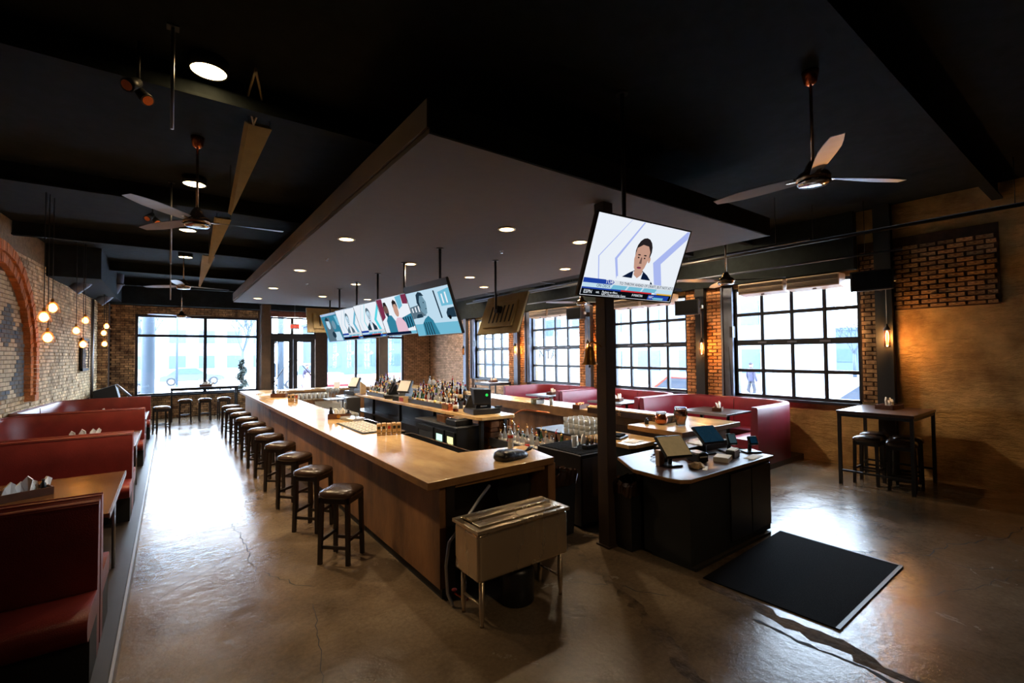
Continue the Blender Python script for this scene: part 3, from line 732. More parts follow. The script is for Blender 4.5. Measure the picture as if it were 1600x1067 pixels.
# stainless ice bin standing in front of the bar end
t = T('ice_bin', 'free-standing stainless steel ice bin on tapered legs at the bar end', 'ice bin', (1.93, 3.07, 0))
W, D = .95, .38
def rib(x0, x1, y0, y1, z0, z1, q): q.box(x0, y0, z0, x1, y1, z1)
q = MB(); q.cbox(0, 0, .36, W, D, .745, .02); mk('basin', q, 'stainless', t, bevel=.008)
q = MB(); q.box(-.012, -.012, .745, W+.012, .03, .775); q.box(-.012, D-.03, .745, W+.012, D+.012, .775); q.box(-.012, .03, .745, .04, D-.03, .775); q.box(W-.04, .03, .745, W+.012, D-.03, .775); mk('rim', q, 'stainless', t, bevel=.004)
q = MB(); q.box(.05, .05, .765, W-.05, .17, .785); mk('sliding_lid', q, 'stainless', t, bevel=.003)
q = MB(); q.box(.05, .19, .775, W-.05, .33, .797); mk('sliding_lid', q, 'stainless', t, bevel=.003)
q = MB(); q.box(.04, .03, .70, W-.04, D-.03, .745); mk('ice_tray', q, 'black_steel', t)
for x in (.06, W-.06):
    for y in (.05, D-.05):
        q = MB(); q.lathe([(.022, .36), (.022, .09), (.014, .03), (.018, .0)][::-1], (x, y, 0), n=12); mk('leg', q, 'stainless', t)
    q = MB(); q.rod((x, .05, .16), (x, D-.05, .16), .012); mk('brace', q, 'stainless', t)
t = T('drain_hose', 'flexible metal hose curving down beside the ice bin to the floor', 'hose', (1.97, 3.62, 0))
q = MB(); q.tube([(.42, -.02, .93), (.26, -.10, .86), (.08, -.13, .70), (-.06, -.12, .56), (-.08, -.10, .36), (-.06, -.09, .12), (-.02, -.10, .015)], .014, n=8); mk('hose_tube', q, 'alu', t)
q = MB(); q.rod((-.02, -.13, .13), (.06, -.22, .08), .010); mk('valve_pipe', q, 'copper', t)
q = MB(); q.lathe([(0, 0), (.022, .004), (.022, .012), (0, .016)], (-.02, -.13, .15), n=10); mk('valve_wheel', q, 'label_red', t)
t = T('round_mirror', 'round dark steel tray leaning under the bar end behind the ice bin', 'tray', (2.95, 3.98, .72))
q = MB(); q.lathe([(0, 0), (.21, 0), (.22, .02), (.205, .02), (.19, .01), (0, .01)], n=28); q.xform(Matrix.Rotation(PI/2, 4, 'X')); mk('disc', q, 'black_steel', t)
t = T('soda_keg', 'dark round keg on the floor under the ice bin', 'keg', (2.45, 3.27, 0))
q = MB(); q.lathe([(.13, 0), (.15, .02), (.15, .28), (.13, .31), (.06, .33), (0, .33)], n=20); mk('shell', q, 'plastic_black', t)

# slim bins with liners
def bin_(name, lab, x, y, rz):
    t = T('waste_bin', lab, 'bin', (x, y, 0), rz)
    q = MB(); a = [(-.20, -.14), (.20, -.14), (.20, .14), (-.20, .14)]; lo = [(px*.85, py*.85, 0) for px, py in a]; hi = [(px, py, .72) for px, py in a]; inn = [(px*.9, py*.88, .72) for px, py in a]; bot = [(px*.8, py*.8, .1) for px, py in a]
    q.add(lo+hi+inn+bot, [(3,2,1,0)]+[(i, (i+1) % 4, 4+(i+1) % 4, 4+i) for i in range(4)]+[(4+i, 4+(i+1) % 4, 8+(i+1) % 4, 8+i) for i in range(4)]+[(8+i, 8+(i+1) % 4, 12+(i+1) % 4, 12+i) for i in range(4)]+[(12, 13, 14, 15)])
    mk('body', q, 'plastic_black', t)
    r = random.Random(int(x*100)); q = MB(); n = 40; ring = []
    for s_, zz in ((1.06, .60), (1.08, .70), (1.04, .745), (.92, .74), (.86, .60)):
        for i in range(n):
            aa = 2*PI*i/n; cx_ = max(-1, min(1, 1.5*math.cos(aa)))*.2; cy_ = max(-1, min(1, 1.5*math.sin(aa)))*.14
            ring.append((cx_*s_+r.uniform(-.008, .008), cy_*s_+r.uniform(-.008, .008), zz+r.uniform(-.018, .018)))
    q.add(ring, [(k*n+i, k*n+(i+1) % n, (k+1)*n+(i+1) % n, (k+1)*n+i) for k in range(4) for i in range(n)]); mk('bin_liner', q, 'bottle_dark', t)
bin_('waste_bin', 'slim black bin with crumpled liner beside the bar return end', 3.72, 4.16, .1)
bin_('waste_bin', 'slim black bin with crumpled liner right of the black post', 4.18, 3.40, 0.0)

# ---- black post with its bell
q = MB(); q.cbox(3.89, 3.50, 0, 4.04, 3.65, 3.85, .006); q.box(3.87, 3.48, 0, 4.06, 3.67, .02)
post = S('column_1', q, 'post_brown')
t = T('brass_bell', 'brass bell hanging from a bracket on the tall dark post', 'bell', (3.70, 3.57, 2.02))
q = MB(); q.lathe([(.088, 0), (.086, .012), (.066, .035), (.058, .09), (.052, .15), (.040, .185), (.02, .20), (0, .205)], n=24); mk('bell_body', q, 'brass', t)
q = MB(); q.tube([(0, 0, .20), (0, 0, .235), (.05, 0, .25), (.12, 0, .235), (.19, 0, .20)], .010); mk('bracket', q, 'brass', t)
q = MB(); q.rod((0, 0, -.02), (0, 0, .1), .006); q.lathe([(0, -.035), (.014, -.025), (.014, -.015), (0, -.005)], n=8); mk('clapper', q, 'black_steel', t)
for i, (x, y) in enumerate(((2.56, 17.3), (5.30, 13.95))):
    q = MB(); q.box(x-.14, y-.14, 0, x+.14, y-.12, 3.86); q.box(x-.14, y+.12, 0, x+.14, y+.14, 3.86); q.box(x-.01, y-.12, 0, x+.01, y+.12, 3.86)
    q.box(x-.16, y-.16, 0, x+.16, y+.16, .03)
    S('column_%d' % (i+2), q, 'column_steel')

# ------------------------------------------------------------------ bar stools
def make_stool(label, loc, rz, group):
    t = T('bar_stool', label, 'stool', loc, rz, group)
    h = .165
    for sx in (-1, 1):
        for sy in (-1, 1):
            q = MB(); x, y = sx*(h-.022), sy*(h-.022)
            q.add([(x+sx*.012-.019, y+sy*.012-.019, 0), (x+sx*.012+.019, y+sy*.012-.019, 0), (x+sx*.012+.019, y+sy*.012+.019, 0), (x+sx*.012-.019, y+sy*.012+.019, 0),
                   (x-.021, y-.021, .68), (x+.021, y-.021, .68), (x+.021, y+.021, .68), (x-.021, y+.021, .68)], [(3,2,1,0),(4,5,6,7),(0,1,5,4),(1,2,6,5),(2,3,7,6),(3,0,4,7)])
            mk('leg', q, 'black_wood', t)
    for k, (a, b) in enumerate((((-h+.03, -h+.02, .24), (h-.03, -h+.02, .24)), ((-h+.03, h-.02, .24), (h-.03, h-.02, .24)), ((-h+.02, -h+.03, .17), (-h+.02, h-.03, .17)), ((h-.02, -h+.03, .17), (h-.02, h-.03, .17)))):
        q = MB(); q.bar(a, b, .018, .032); mk('stretcher', q, 'black_wood', t)
    q = MB()
    for a, b in (((-h, -h+.01), (h, -h+.01)), ((-h, h-.01), (h, h-.01)), ((-h+.01, -h), (-h+.01, h)), ((h-.01, -h), (h-.01, h))): q.bar((a[0], a[1], .65), (b[0], b[1], .65), .02, .06)
    mk('apron', q, 'black_wood', t)
    q = MB(); n = 28; prof = [(.96, .675), (1.03, .69), (1.04, .71), (1.0, .732), (.80, .752), (.5, .764), (0.001, .768)]
    vs = []
    for s_, z in prof:
        for k in range(n):
            a = 2*PI*k/n; c, s2 = math.cos(a), math.sin(a); p = 4.5
            r = (abs(c)**p+abs(s2)**p)**(-1/p)*.185*s_
            vs.append((r*c, r*s2, z))
    q.add(vs, [(i*n+k, i*n+(k+1) % n, (i+1)*n+(k+1) % n, (i+1)*n+k) for i in range(len(prof)-1) for k in range(n)], 0, True)
    q.add(vs[:n], [tuple(range(n-1, -1, -1))])
    mk('seat_cushion', q, 'vinyl_brown', t)
    return t
ys = [5.07, 6.17, 7.22, 8.28, 9.28, 10.2, 11.15, 12.2, 13.3, 14.4, 15.45]
st0 = None
for i, y in enumerate(ys):
    lab = ('nearest dark square bar stool with brown cushion, at the near end of the bar' if i == 0 else
           '%s dark square bar stool counted from the near end of the bar' % ORD[i] if i < len(ys)-1 else 'last dark square bar stool, at the far end of the bar by the window table')
    if i == 0: st0 = make_stool(lab, (1.48, y, 0), PI/4, 'bar stools along the left side of the bar')
    else: dup(st0, (1.46-.004*i, y, 0), PI/4+random.uniform(-.14, .14), lab)
# high tables
def high_table(name, label, x0, y0, x1, y1, z, leg=.045, shelf=True, rough='dark_wood'):
    t = T(name, label, 'table', ((x0+x1)/2, (y0+y1)/2, 0)); X, Y = (x1-x0)/2, (y1-y0)/2
    q = MB(); q.cbox(-X, -Y, z-.045, X, Y, z, .006); mk('table_top', q, rough, t)
    for a in (-1, 1):
        for b in (-1, 1):
            q = MB(); q.box(a*(X-.01), b*(Y-.01), 0, a*(X-.01-leg), b*(Y-.01-leg), z-.045); mk('leg', q, 'black_steel', t)
    for a in (-1, 1):
        q = MB(); q.bar((a*(X-.03), -Y+.03, z-.07), (a*(X-.03), Y-.03, z-.07), .03, .045); mk('rail', q, 'black_steel', t)
        q = MB(); q.bar((a*(X-.03), -Y+.05, .22), (a*(X-.03), Y-.05, .22), .025, .03); mk('foot_rail', q, 'black_steel', t)
    for b in (-1, 1):
        q = MB(); q.bar((-X+.03, b*(Y-.03), z-.07), (X-.03, b*(Y-.03), z-.07), .03, .045); mk('rail', q, 'black_steel', t)
    return t
high_table('high_table', 'tall dark wood pub table in the right corner by the last window', 8.72, 1.95, 9.98, 2.93, 1.18)
high_table('high_table', 'long narrow black standing table in front of the storefront window', .02, 18.9, 1.95, 19.5, 1.12, leg=.05, rough='black_wood')
high_table('high_table', 'small tall table against the brick below the farthest roll-up window', 9.0, 13.5, 9.95, 14.5, 1.12)
for i, (x, y, lab) in enumerate(((9.12, 2.62, 'dark stool under the corner pub table, nearest the red booth'), (9.62, 2.68, 'dark stool under the corner pub table, closest to the window sill'),
                           (9.05, 2.18, 'dark stool under the near side of the corner pub table'), (9.55, 2.22, 'dark stool under the corner pub table, next to the plaster wall'))):
    dup(st0, (x, y, 0), .1*i, lab, group='stools under the corner pub table')
for i, (x, lab) in enumerate(((.42, 'left black stool at the long table before the storefront window'), (.96, 'middle black stool at the long table before the storefront window'), (1.5, 'right black stool at the long table before the storefront window'))):
    dup(st0, (x, 18.7, 0), .05*i, lab, group='stools at the storefront table')
dup(st0, (-.18, 16.55, 0), .3, 'lone dark stool just beyond the last red booth back', group='')
dup(st0, (9.15, 13.25, 0), .2, 'dark stool at the small table under the farthest roll-up window', group='')

# ------------------------------------------------------------------ booths (U-shaped banquettes)
def upath(x_open, y0, y1, xw, d, R, n=8):
    """U path offset inwards by d: from the open end along y0, along the wall, back along y1. xw(y) wall line"""
    sgn = 1 if xw(y0) > x_open else -1
    a, b = y0+d, y1-d; pts = [(x_open, a)]
    r = max(R-d, .04)
    w0 = xw(a)-sgn*d; w1 = xw(b)-sgn*d
    cx, cy_ = w0-sgn*r, a+r
    for k in range(n+1):
        t = PI/2*k/n; pts.append((cx+sgn*r*math.sin(t), cy_-r*math.cos(t)))
    cx, cy_ = w1-sgn*r, b-r
    for k in range(n+1):
        t = PI/2*k/n; pts.append((cx+sgn*r*math.cos(t), cy_+r*math.sin(t)))
    pts.append((x_open, b)); return pts
def sweepU(x_open, y0, y1, xw, R, prof, smooth=True, mi=0):
    rings = [upath(x_open, y0, y1, xw, d, R) for d, z in prof]; n = len(rings[0]); m_ = len(prof); q = MB(); vs = []
    for (d, z), r in zip(prof, rings): vs += [(x, y, z) for x, y in r]
    fs = []
    for j in range(m_):
        for i in range(n-1): fs.append((j*n+i, j*n+i+1, ((j+1) % m_)*n+i+1, ((j+1) % m_)*n+i))
    q.add(vs, fs, mi, smooth)
    q.add([vs[j*n] for j in range(m_)], [tuple(range(m_))], mi); q.add([vs[j*n+n-1] for j in range(m_)], [tuple(range(m_-1, -1, -1))], mi)
    return q
def booth(label, x_open, y0, y1, xw, mt, top, zp=.10):
    cx, cy_ = x_open, (y0+y1)/2
    t = T('booth_banquette', label, 'booth', (cx, cy_, zp)); inv = Matrix.Translation((-cx, -cy_, -zp))
    bk = [(.0, zp), (.0, top-.03), (.012, top-.008), (.04, top), (.085, top-.004), (.105, top-.03), (.125, top-.30), (.14, zp+.40), (.14, zp)]
    q = sweepU(x_open, y0, y1, xw, .55, bk); q.xform(inv); mk('backrest', q, mt, t)
    stp = [(.14, zp+.30), (.55, zp+.30), (.60, zp+.33), (.615, zp+.39), (.60, zp+.44), (.55, zp+.465), (.14, zp+.455)]
    q = sweepU(x_open, y0, y1, xw, .55, stp); q.xform(inv); mk('seat', q, mt, t)
    bp = [(.14, zp), (.50, zp), (.50, zp+.30), (.14, zp+.30)]
    q = sweepU(x_open, y0, y1, xw, .55, bp, smooth=False); q.xform(inv); mk('base_panel', q, 'dull_black', t)
    for d in (.02, .10):
        pts = [(x, y, top-.004) for x, y in upath(x_open, y0, y1, xw, d, .55)]
        q = MB(); q.tube(pts, .006, n=5); q.xform(inv); mk('piping', q, mt, t)
    # vertical seams
    q = MB(); sg = 1 if xw(y0) > x_open else -1
    for yy in ((y0+y1)/2,): q.tube([(xw(yy)-sg*.142, yy, zp+.47), (xw(yy)-sg*.128, yy, top-.3), (xw(yy)-sg*.11, yy, top-.03)], .004, n=5)
    q.xform(inv); mk('seam', q, 'label_black', t)
    return t
LB = [1.1, 4.47, 8.10, 11.75, 15.30]
names = ['nearest oxblood leather booth at the left edge, mostly in shadow', 'second oxblood leather booth from the camera along the left wall', 'third oxblood leather booth, beside the brick arch', 'last oxblood leather booth on the left, under the far pendants']
for i in range(4):
    booth(names[i], -.39, LB[i]+.03 if i else LB[i], LB[i+1]-.03, lambda y: wx(y)+.03, 'leather_red', 1.15)
RBY = [3.97, 6.55, 9.15, 11.72]
rn = ['wine red booth nearest the camera on the right, its side panel facing the room', 'middle wine red booth under the third window', 'farthest wine red booth on the right, under the lettered window']
for i in range(3):
    booth(rn[i], 8.32, RBY[i]+.02, RBY[i+1]-.02, lambda y: XR-.17, 'leather_wine', 1.15 if i else 1.155)
def booth_table(label, x0, y0, x1, y1, z, aisle, top='table_wood'):
    t = T('booth_table', label, 'table', ((x0+x1)/2, (y0+y1)/2, .10)); X, Y = (x1-x0)/2, (y1-y0)/2; z -= .10
    q = MB(); q.box(-X, -Y, z-.035, X, Y, z); mk('table_top', q, top, t, bevel=.004)
    q = MB(); s_ = aisle; q.box(s_*X, -Y-.003, z-.045, s_*(X+.008), Y+.003, z+.004); mk('edge_trim', q, 'alu', t)
    for yy in (-Y*.55, Y*.55):
        q = MB(); q.lathe([(.22, 0), (.22, .012), (.04, .03), (.032, .06), (.032, z-.07), (.09, z-.045), (.09, z-.035)], (0, yy, 0), n=16); mk('pedestal', q, 'black_steel', t)
    q = MB(); q.rod((s_*(X-.03), -Y*.05, 0), (s_*(X-.03), -Y*.05, z-.035), .015); mk('leg', q, 'alu', t)
    return t
LT = [(5.15, 6.95), (8.8, 10.6), (12.45, 14.2)]
tn = ['dark glossy wooden table in the second booth from the camera, nearest visible table', 'dark wooden table in the left booth beside the arch', 'dark wooden table in the last left booth']
for (a, b), n_2 in zip(LT, tn): booth_table(n_2, -1.55, a, -.40, b, .85, 1)
booth_table('small dark table past the last left booth, mostly hidden', -1.4, 16.2, -.5, 17.6, .96, 1)
bpy.data.objects['booth_table.003'].location.z = 0
for i, (a, b) in enumerate(((4.72, 5.78), (7.3, 8.4), (9.9, 10.95))):
    booth_table(['dark reflective table of the nearest right booth', 'dark reflective table of the middle right booth', 'dark reflective table of the farthest right booth'][i], 8.62, a, 9.6, b, .93, -1, top='black_wood')
q = T('host_stand', 'slanted black stand with a silver rail in the far left corner', 'stand', (-1.38, 18.75, 0))
m_ = MB(); m_.add([(-.45, -.3, 0), (.35, -.3, 0), (.35, .3, 0), (-.45, .3, 0), (-.45, -.3, 1.15), (.05, -.3, 1.32), (.05, .3, 1.32), (-.45, .3, 1.15)], [(3,2,1,0),(4,5,6,7),(0,1,5,4),(1,2,6,5),(2,3,7,6),(3,0,4,7)]); mk('body', m_, 'dull_black', q)
m_ = MB(); m_.rod((.08, -.32, 1.33), (.42, -.32, .95), .035, n=10); mk('rail', m_, 'alu', q)

# rubber floor mat
t = T('floor_mat', 'black ribbed rubber floor mat in front of the register counter', 'mat', (0, 0, 0))
q = MB(); q.prism([(4.14, 1.42), (5.84, 1.44), (5.86, 2.58), (4.08, 2.5)], .001, .012); mk('pad', q, 'rubber', t)
q = MB(); 
for a, b in (((4.14, 1.42), (5.84, 1.44)), ((5.84, 1.44), (5.86, 2.58))): q.bar((a[0], a[1], .009), (b[0], b[1], .009), .03, .012)
mk('edge', q, 'black_steel', t)
t = T('floor_hatch', 'brass rimmed square hatch frame in the concrete at the bottom edge', 'hatch', (2.01, 1.49, 0), .0)
q = MB(); 
for a, b in (((-.16, -.16), (.16, -.16)), ((-.16, .16), (.16, .16)), ((-.16, -.16), (-.16, .16)), ((.16, -.16), (.16, .16))): q.bar((a[0], a[1], .004), (b[0], b[1], .004), .022, .006)
mk('frame', q, 'pale_wood', t)
q = MB(); q.box(-.15, -.15, .0005, .15, .15, .003); mk('plate', q, 'black_steel', t)

# ------------------------------------------------------------------ register counter
t = T('register_counter', 'black register counter with a rounded wooden edge at the front right', 'counter', (3.98, 2.62, 0))
q = MB()
pts = [(.12, 0), (1.86, 0), (1.86, .42), (2.0, .60), (2.0, 1.12), (.0+.35, 1.12), (.02, .62), (0, .18), (.03, .06)]
q.prism(pts, .86, .90, 1); q.m[1] = 0; mk('worktop', q, ['dark_wood', 'bar_edge'], t, bevel=.008)
q = MB(); q.box(.16, .04, .03, 1.82, .60, .86); q.box(.4, .60, .03, 1.95, 1.08, .86); mk('cabinet_body', q, 'dull_black', t)
q = MB(); q.box(.9, .02, .10, 1.34, .04, .82); q.box(1.36, .02, .10, 1.80, .04, .82); mk('door', q, 'black_wood', t)
q = MB(); q.box(.16, -.01, 0, 1.72, .5, .03); mk('plinth', q, 'dull_black', t)
q = MB(); q.box(1.0, .62, .90, 1.96, 1.08, .99); mk('riser_shelf', q, 'black_wood', t)
def tablet(name, label, cx, cy_, cz, W, H, rz, tilt, face, cat='screen', base=True, zb=.90):
    t = T(name, label, cat, (cx, cy_, zb), rz)
    m4 = Matrix.Translation((0, 0, cz-zb)) @ Matrix.Rotation(tilt, 4, 'X')
    q = MB(); q.cbox(-W/2, -.0, -H/2, W/2, .035, H/2, .008).xform(m4); mk('housing', q, 'plastic_black', t)
    q = MB(); q.box(-W/2+.018, -.003, -H/2+.018, W/2-.018, 0, H/2-.018).xform(m4); mk('display', q, face, t)
    if base:
        q = MB(); q.rod((0, .08, .0), (0, .06, cz-zb), .022); mk('stem', q, 'black_steel', t)
        q = MB(); q.cbox(-.10, -.02, 0, .10, .16, .02, .006); mk('base', q, 'plastic_black', t)
    return t
mat('display_reflection', (190, 170, 128), 0.35, var=0.1, scale=20, emit=(180, 160, 120), estr=.12)  # beige reflection put into the display colour and its faint glow
mat('display_blue', (20, 44, 62), 0.2, var=0.3, scale=5, emit=(30, 80, 110), estr=.15)
mat('display_grey', (70, 92, 104), 0.3, emit=(90, 120, 130), estr=.2)
tablet('touch_screen', 'tilted register touch screen with a beige reflection painted on its display', 4.42, 3.02, 1.13, .34, .29, -.35, -.85, 'display_reflection')
tablet('touch_screen', 'tilted register touch screen with a dark blue display', 5.28, 3.12, 1.15, .34, .27, -.25, -.85, 'display_blue', zb=.90)
tablet('card_reader', 'small grey screened card reader, left one of the pair', 5.60, 3.0, 1.07, .12, .14, -.5, -.45, 'display_grey', 'card reader', zb=.90)
tablet('card_reader', 'small teal screened card reader, right one of the pair', 5.76, 2.82, 1.06, .12, .11, -.5, -.45, 'display_blue', 'card reader', zb=.90)
def paper(label, x, y, z, W, D, rz, mt='paper', cat='paper', h=.004, name='paper_sheet'):
    t = T(name, label, cat, (x, y, z), rz); q = MB(); q.box(-W/2, -D/2, 0, W/2, D/2, h); mk('sheets', q, mt, t)
    q = MB(); q.box(-W/2+.01, -D/2+.015, h, W/2-.015, D/2-.01, h+.003); mk('top_sheet', q, mt, t); return t
paper('white papers stacked on the riser behind the beige touch screen', 5.0, 3.45, .99, .36, .24, .2, h=.012)
paper('white folder lying at the front middle of the register counter', 5.12, 2.86, .90, .22, .16, .3, h=.05)
paper('white receipts on the right front corner of the register counter', 5.55, 2.72, .90, .30, .12, .1)
paper('white menu lying behind the card readers', 5.45, 3.3, .99, .34, .22, -.1, h=.01)
paper('thin white slip near the wooden edge of the register counter', 4.62, 2.78, .90, .20, .05, .5)
t = T('crumpled_napkin', 'crumpled tan napkin on the register counter', 'napkin', (4.58, 2.86, .90))
q = MB(); r = random.Random(4); n = 14; vs = []
for s_, z in ((1, .0), (.85, .025), (.5, .045), (.05, .05)):
    for k in range(n):
        a = 2*PI*k/n; rr = .075*s_*r.uniform(.7, 1.2); vs.append((rr*math.cos(a)*1.3, rr*math.sin(a), z+r.uniform(0, .014)))
q.add(vs, [(i*n+k, i*n+(k+1) % n, (i+1)*n+(k+1) % n, (i+1)*n+k) for i in range(3) for k in range(n)]); mk('crumple', q, 'paper_tan', t)
t = T('receipt_printer', 'black receipt printer between the two touch screens', 'printer', (4.86, 3.02, .90), -.3)
q = MB(); q.cbox(-.08, -.1, 0, .08, .1, .11, .015); mk('housing', q, 'plastic_black', t)
q = MB(); q.box(-.05, -.104, .06, .05, -.09, .075); mk('paper_slot', q, 'paper', t)
t = T('napkin_box', 'black box of cards beside the printer on the register counter', 'box', (5.38, 2.88, .90), .2)
q = MB(); q.cbox(-.10, -.05, 0, .10, .05, .09, .006); mk('body', q, 'black_wood', t)
q = MB(); q.box(-.09, -.04, .09, .09, .04, .096); mk('card_stack', q, 'paper', t)
t = T('wooden_block', 'upright pale wooden block at the left end of the register counter', 'box', (4.36, 3.16, .90), -.3)
q = MB(); q.cbox(-.035, -.035, 0, .035, .035, .17, .004); mk('block', q, 'pale_wood', t)
text('lettering', '*', .05, 'label_black', t, (-.014, -.037, .06))
t = T('pen_cup', 'black cup full of pens beside the pale wooden block', 'cup', (4.50, 3.20, .90))
q = MB(); q.lathe([(.035, 0), (.04, .10), (.036, .10), (.032, .01), (0, .01)], n=14); mk('cup', q, 'plastic_black', t)
for k in range(5):
    a = k*1.3; q = MB(); q.rod((.012*math.cos(a), .012*math.sin(a), .012), (.035*math.cos(a), .035*math.sin(a), .17+.01*k), .004); mk('pen', q, ['label_black', 'label_red', 'alu', 'white_plastic', 'copper'][k], t)
t = T('cable_coil', 'loose grey cable coiled behind the pen cup', 'cable', (4.62, 3.40, .90))
q = MB(); q.tube([(.09*math.cos(a*.5)*(1-.02*a), .06*math.sin(a*.5)*(1-.02*a), .012+.002*a) for a in range(22)], .005); mk('cord', q, 'alu', t)
t = T('check_binder', 'black check binder lying open on the low server counter', 'binder', (5.15, 4.45, .93), .3)
q = MB(); q.cbox(-.15, -.11, 0, .15, .11, .03, .008); mk('cover', q, 'plastic_black', t)
q = MB(); q.cbox(-.10, -.08, .03, .12, .08, .055, .006); mk('card_pad', q, 'rubber', t)
paper('paper menus under the binder on the low server counter', 5.1, 4.12, .93, .24, .16, .1, h=.006)

# ------------------------------------------------------------------ televisions
E_ = 0.80
for nm, c, s_ in (('p_white', (236, 242, 250), 1.0), ('p_pale', (196, 226, 244), .95), ('p_sky', (120, 196, 224), .9), ('p_teal', (56, 140, 170), .85), ('p_navy', (16, 30, 62), .8), ('p_black', (10, 14, 20), .8),
                  ('p_blue', (30, 64, 160), 1.0), ('p_lilac', (170, 184, 240), 1.0), ('p_skin', (206, 160, 140), .9), ('p_skin_dark', (120, 92, 84), .9), ('p_hair', (40, 34, 36), .9), ('p_red', (200, 40, 50), 1.0), ('p_pink', (236, 196, 214), .95),
                  ('p_maroon', (130, 50, 80), .9), ('p_grey', (96, 120, 136), .9), ('p_dark', (34, 58, 76), .9), ('p_cyan', (90, 220, 236), .95), ('p_gold', (220, 170, 60), 1.0), ('p_face_blue', (120, 158, 178), .9), ('p_lightgrey', (214, 222, 230), 1.0)):
    emis(nm, c, s_*E_)
def ell(cx, cy_, rx, ry, n=16): return [(cx+rx*math.cos(2*PI*k/n), cy_+ry*math.sin(2*PI*k/n)) for k in range(n)]
def bust(cx, s, skin, hair, coat, shirt, hd=.0):
    """talking head: polygons in screen units, v upward"""
    P = []
    P.append((coat, [(cx-.42*s, -1.0), (cx-.34*s, -.36), (cx-.16*s, -.16), (cx-.05*s, -.06), (cx+.07*s, -.06), (cx+.2*s, -.18), (cx+.34*s, -.38), (cx+.40*s, -1.0)]))
    P.append((shirt, [(cx-.07*s, -1.0), (cx-.09*s, -.10), (cx, -.22), (cx+.10*s, -.10), (cx+.06*s, -1.0)]))
    P.append((skin, [(cx-.07*s, -.20), (cx-.075*s, .0), (cx+.085*s, .0), (cx+.08*s, -.18), (cx+.01*s, -.28)]))
    P.append((hair, ell(cx+.01*s, .42, .155*s, .34)))
    P.append((skin, [(cx-.125*s, .48), (cx-.135*s, .20), (cx-.10*s, -.02), (cx-.04*s, -.14), (cx+.04*s, -.14), (cx+.10*s, -.0), (cx+.135*s, .22), (cx+.135*s, .42), (cx+.08*s, .56), (cx-.03*s, .58)]))
    P.append((skin, ell(cx+.155*s, .22, .022*s, .08, 8)))
    for dx in (-.06, .055): P.append((hair, ell(cx+dx*s, .32, .030*s, .018, 8))); P.append(('p_hair', ell(cx+dx*s, .25, .018*s, .02, 8)))
    P.append(('p_skin_dark', [(cx-.012*s, .26), (cx-.028*s, .10), (cx+.022*s, .10), (cx+.008*s, .26)]))
    P.append(('p_maroon', ell(cx-.005*s, -.005, .045*s, .028, 10)))
    return P
def news_set(tint='p_lilac'):
    return [(tint, [(.94, .99), (.99, .99), (.99, .80), (.52, .02), (.80, -.99), (.62, -.99), (.34, .02)]), (tint, [(-.08, .99), (-.05, .99), (-.44, .0), (-.20, -.99), (-.24, -.99), (-.49, .0)]), (tint, [(-.34, .99), (-.33, .99), (-.80, .0), (-.62, -.99), (-.64, -.99), (-.82, .0)])]
def lower_third():
    return [('p_lightgrey', [(-.99, -.68), (.99, -.68), (.99, -.56), (-.99, -.56)]), ('p_blue', [(-.99, -.68), (-.42, -.68), (-.36, -.62), (-.42, -.56), (-.99, -.56)]),
            ('p_pale', [(-.99, -.79), (.99, -.79), (.99, -.68), (-.99, -.68)]), ('p_sky', [(-.42, -.79), (-.12, -.79), (-.08, -.68), (-.38, -.68)]), ('p_sky', [(-.08, -.79), (.22, -.79), (.26, -.68), (-.04, -.68)]), ('p_sky', [(.26, -.79), (.56, -.79), (.60, -.68), (.30, -.68)]),
            ('p_blue', [(-.99, -.83), (-.2, -.83), (-.2, -.79), (-.99, -.79)]), ('p_red', [(-.2, -.83), (.5, -.83), (.5, -.79), (-.2, -.79)]), ('p_gold', [(.62, -.83), (.99, -.83), (.99, -.79), (.62, -.79)]),
            ('p_black', [(-.99, -.99), (.99, -.99), (.99, -.83), (-.99, -.83)]), ('p_blue', [(.42, -.98), (.92, -.98), (.94, -.85), (.44, -.85)]), ('p_sky', [(.56, -.975), (.80, -.975), (.81, -.915), (.57, -.915)])]
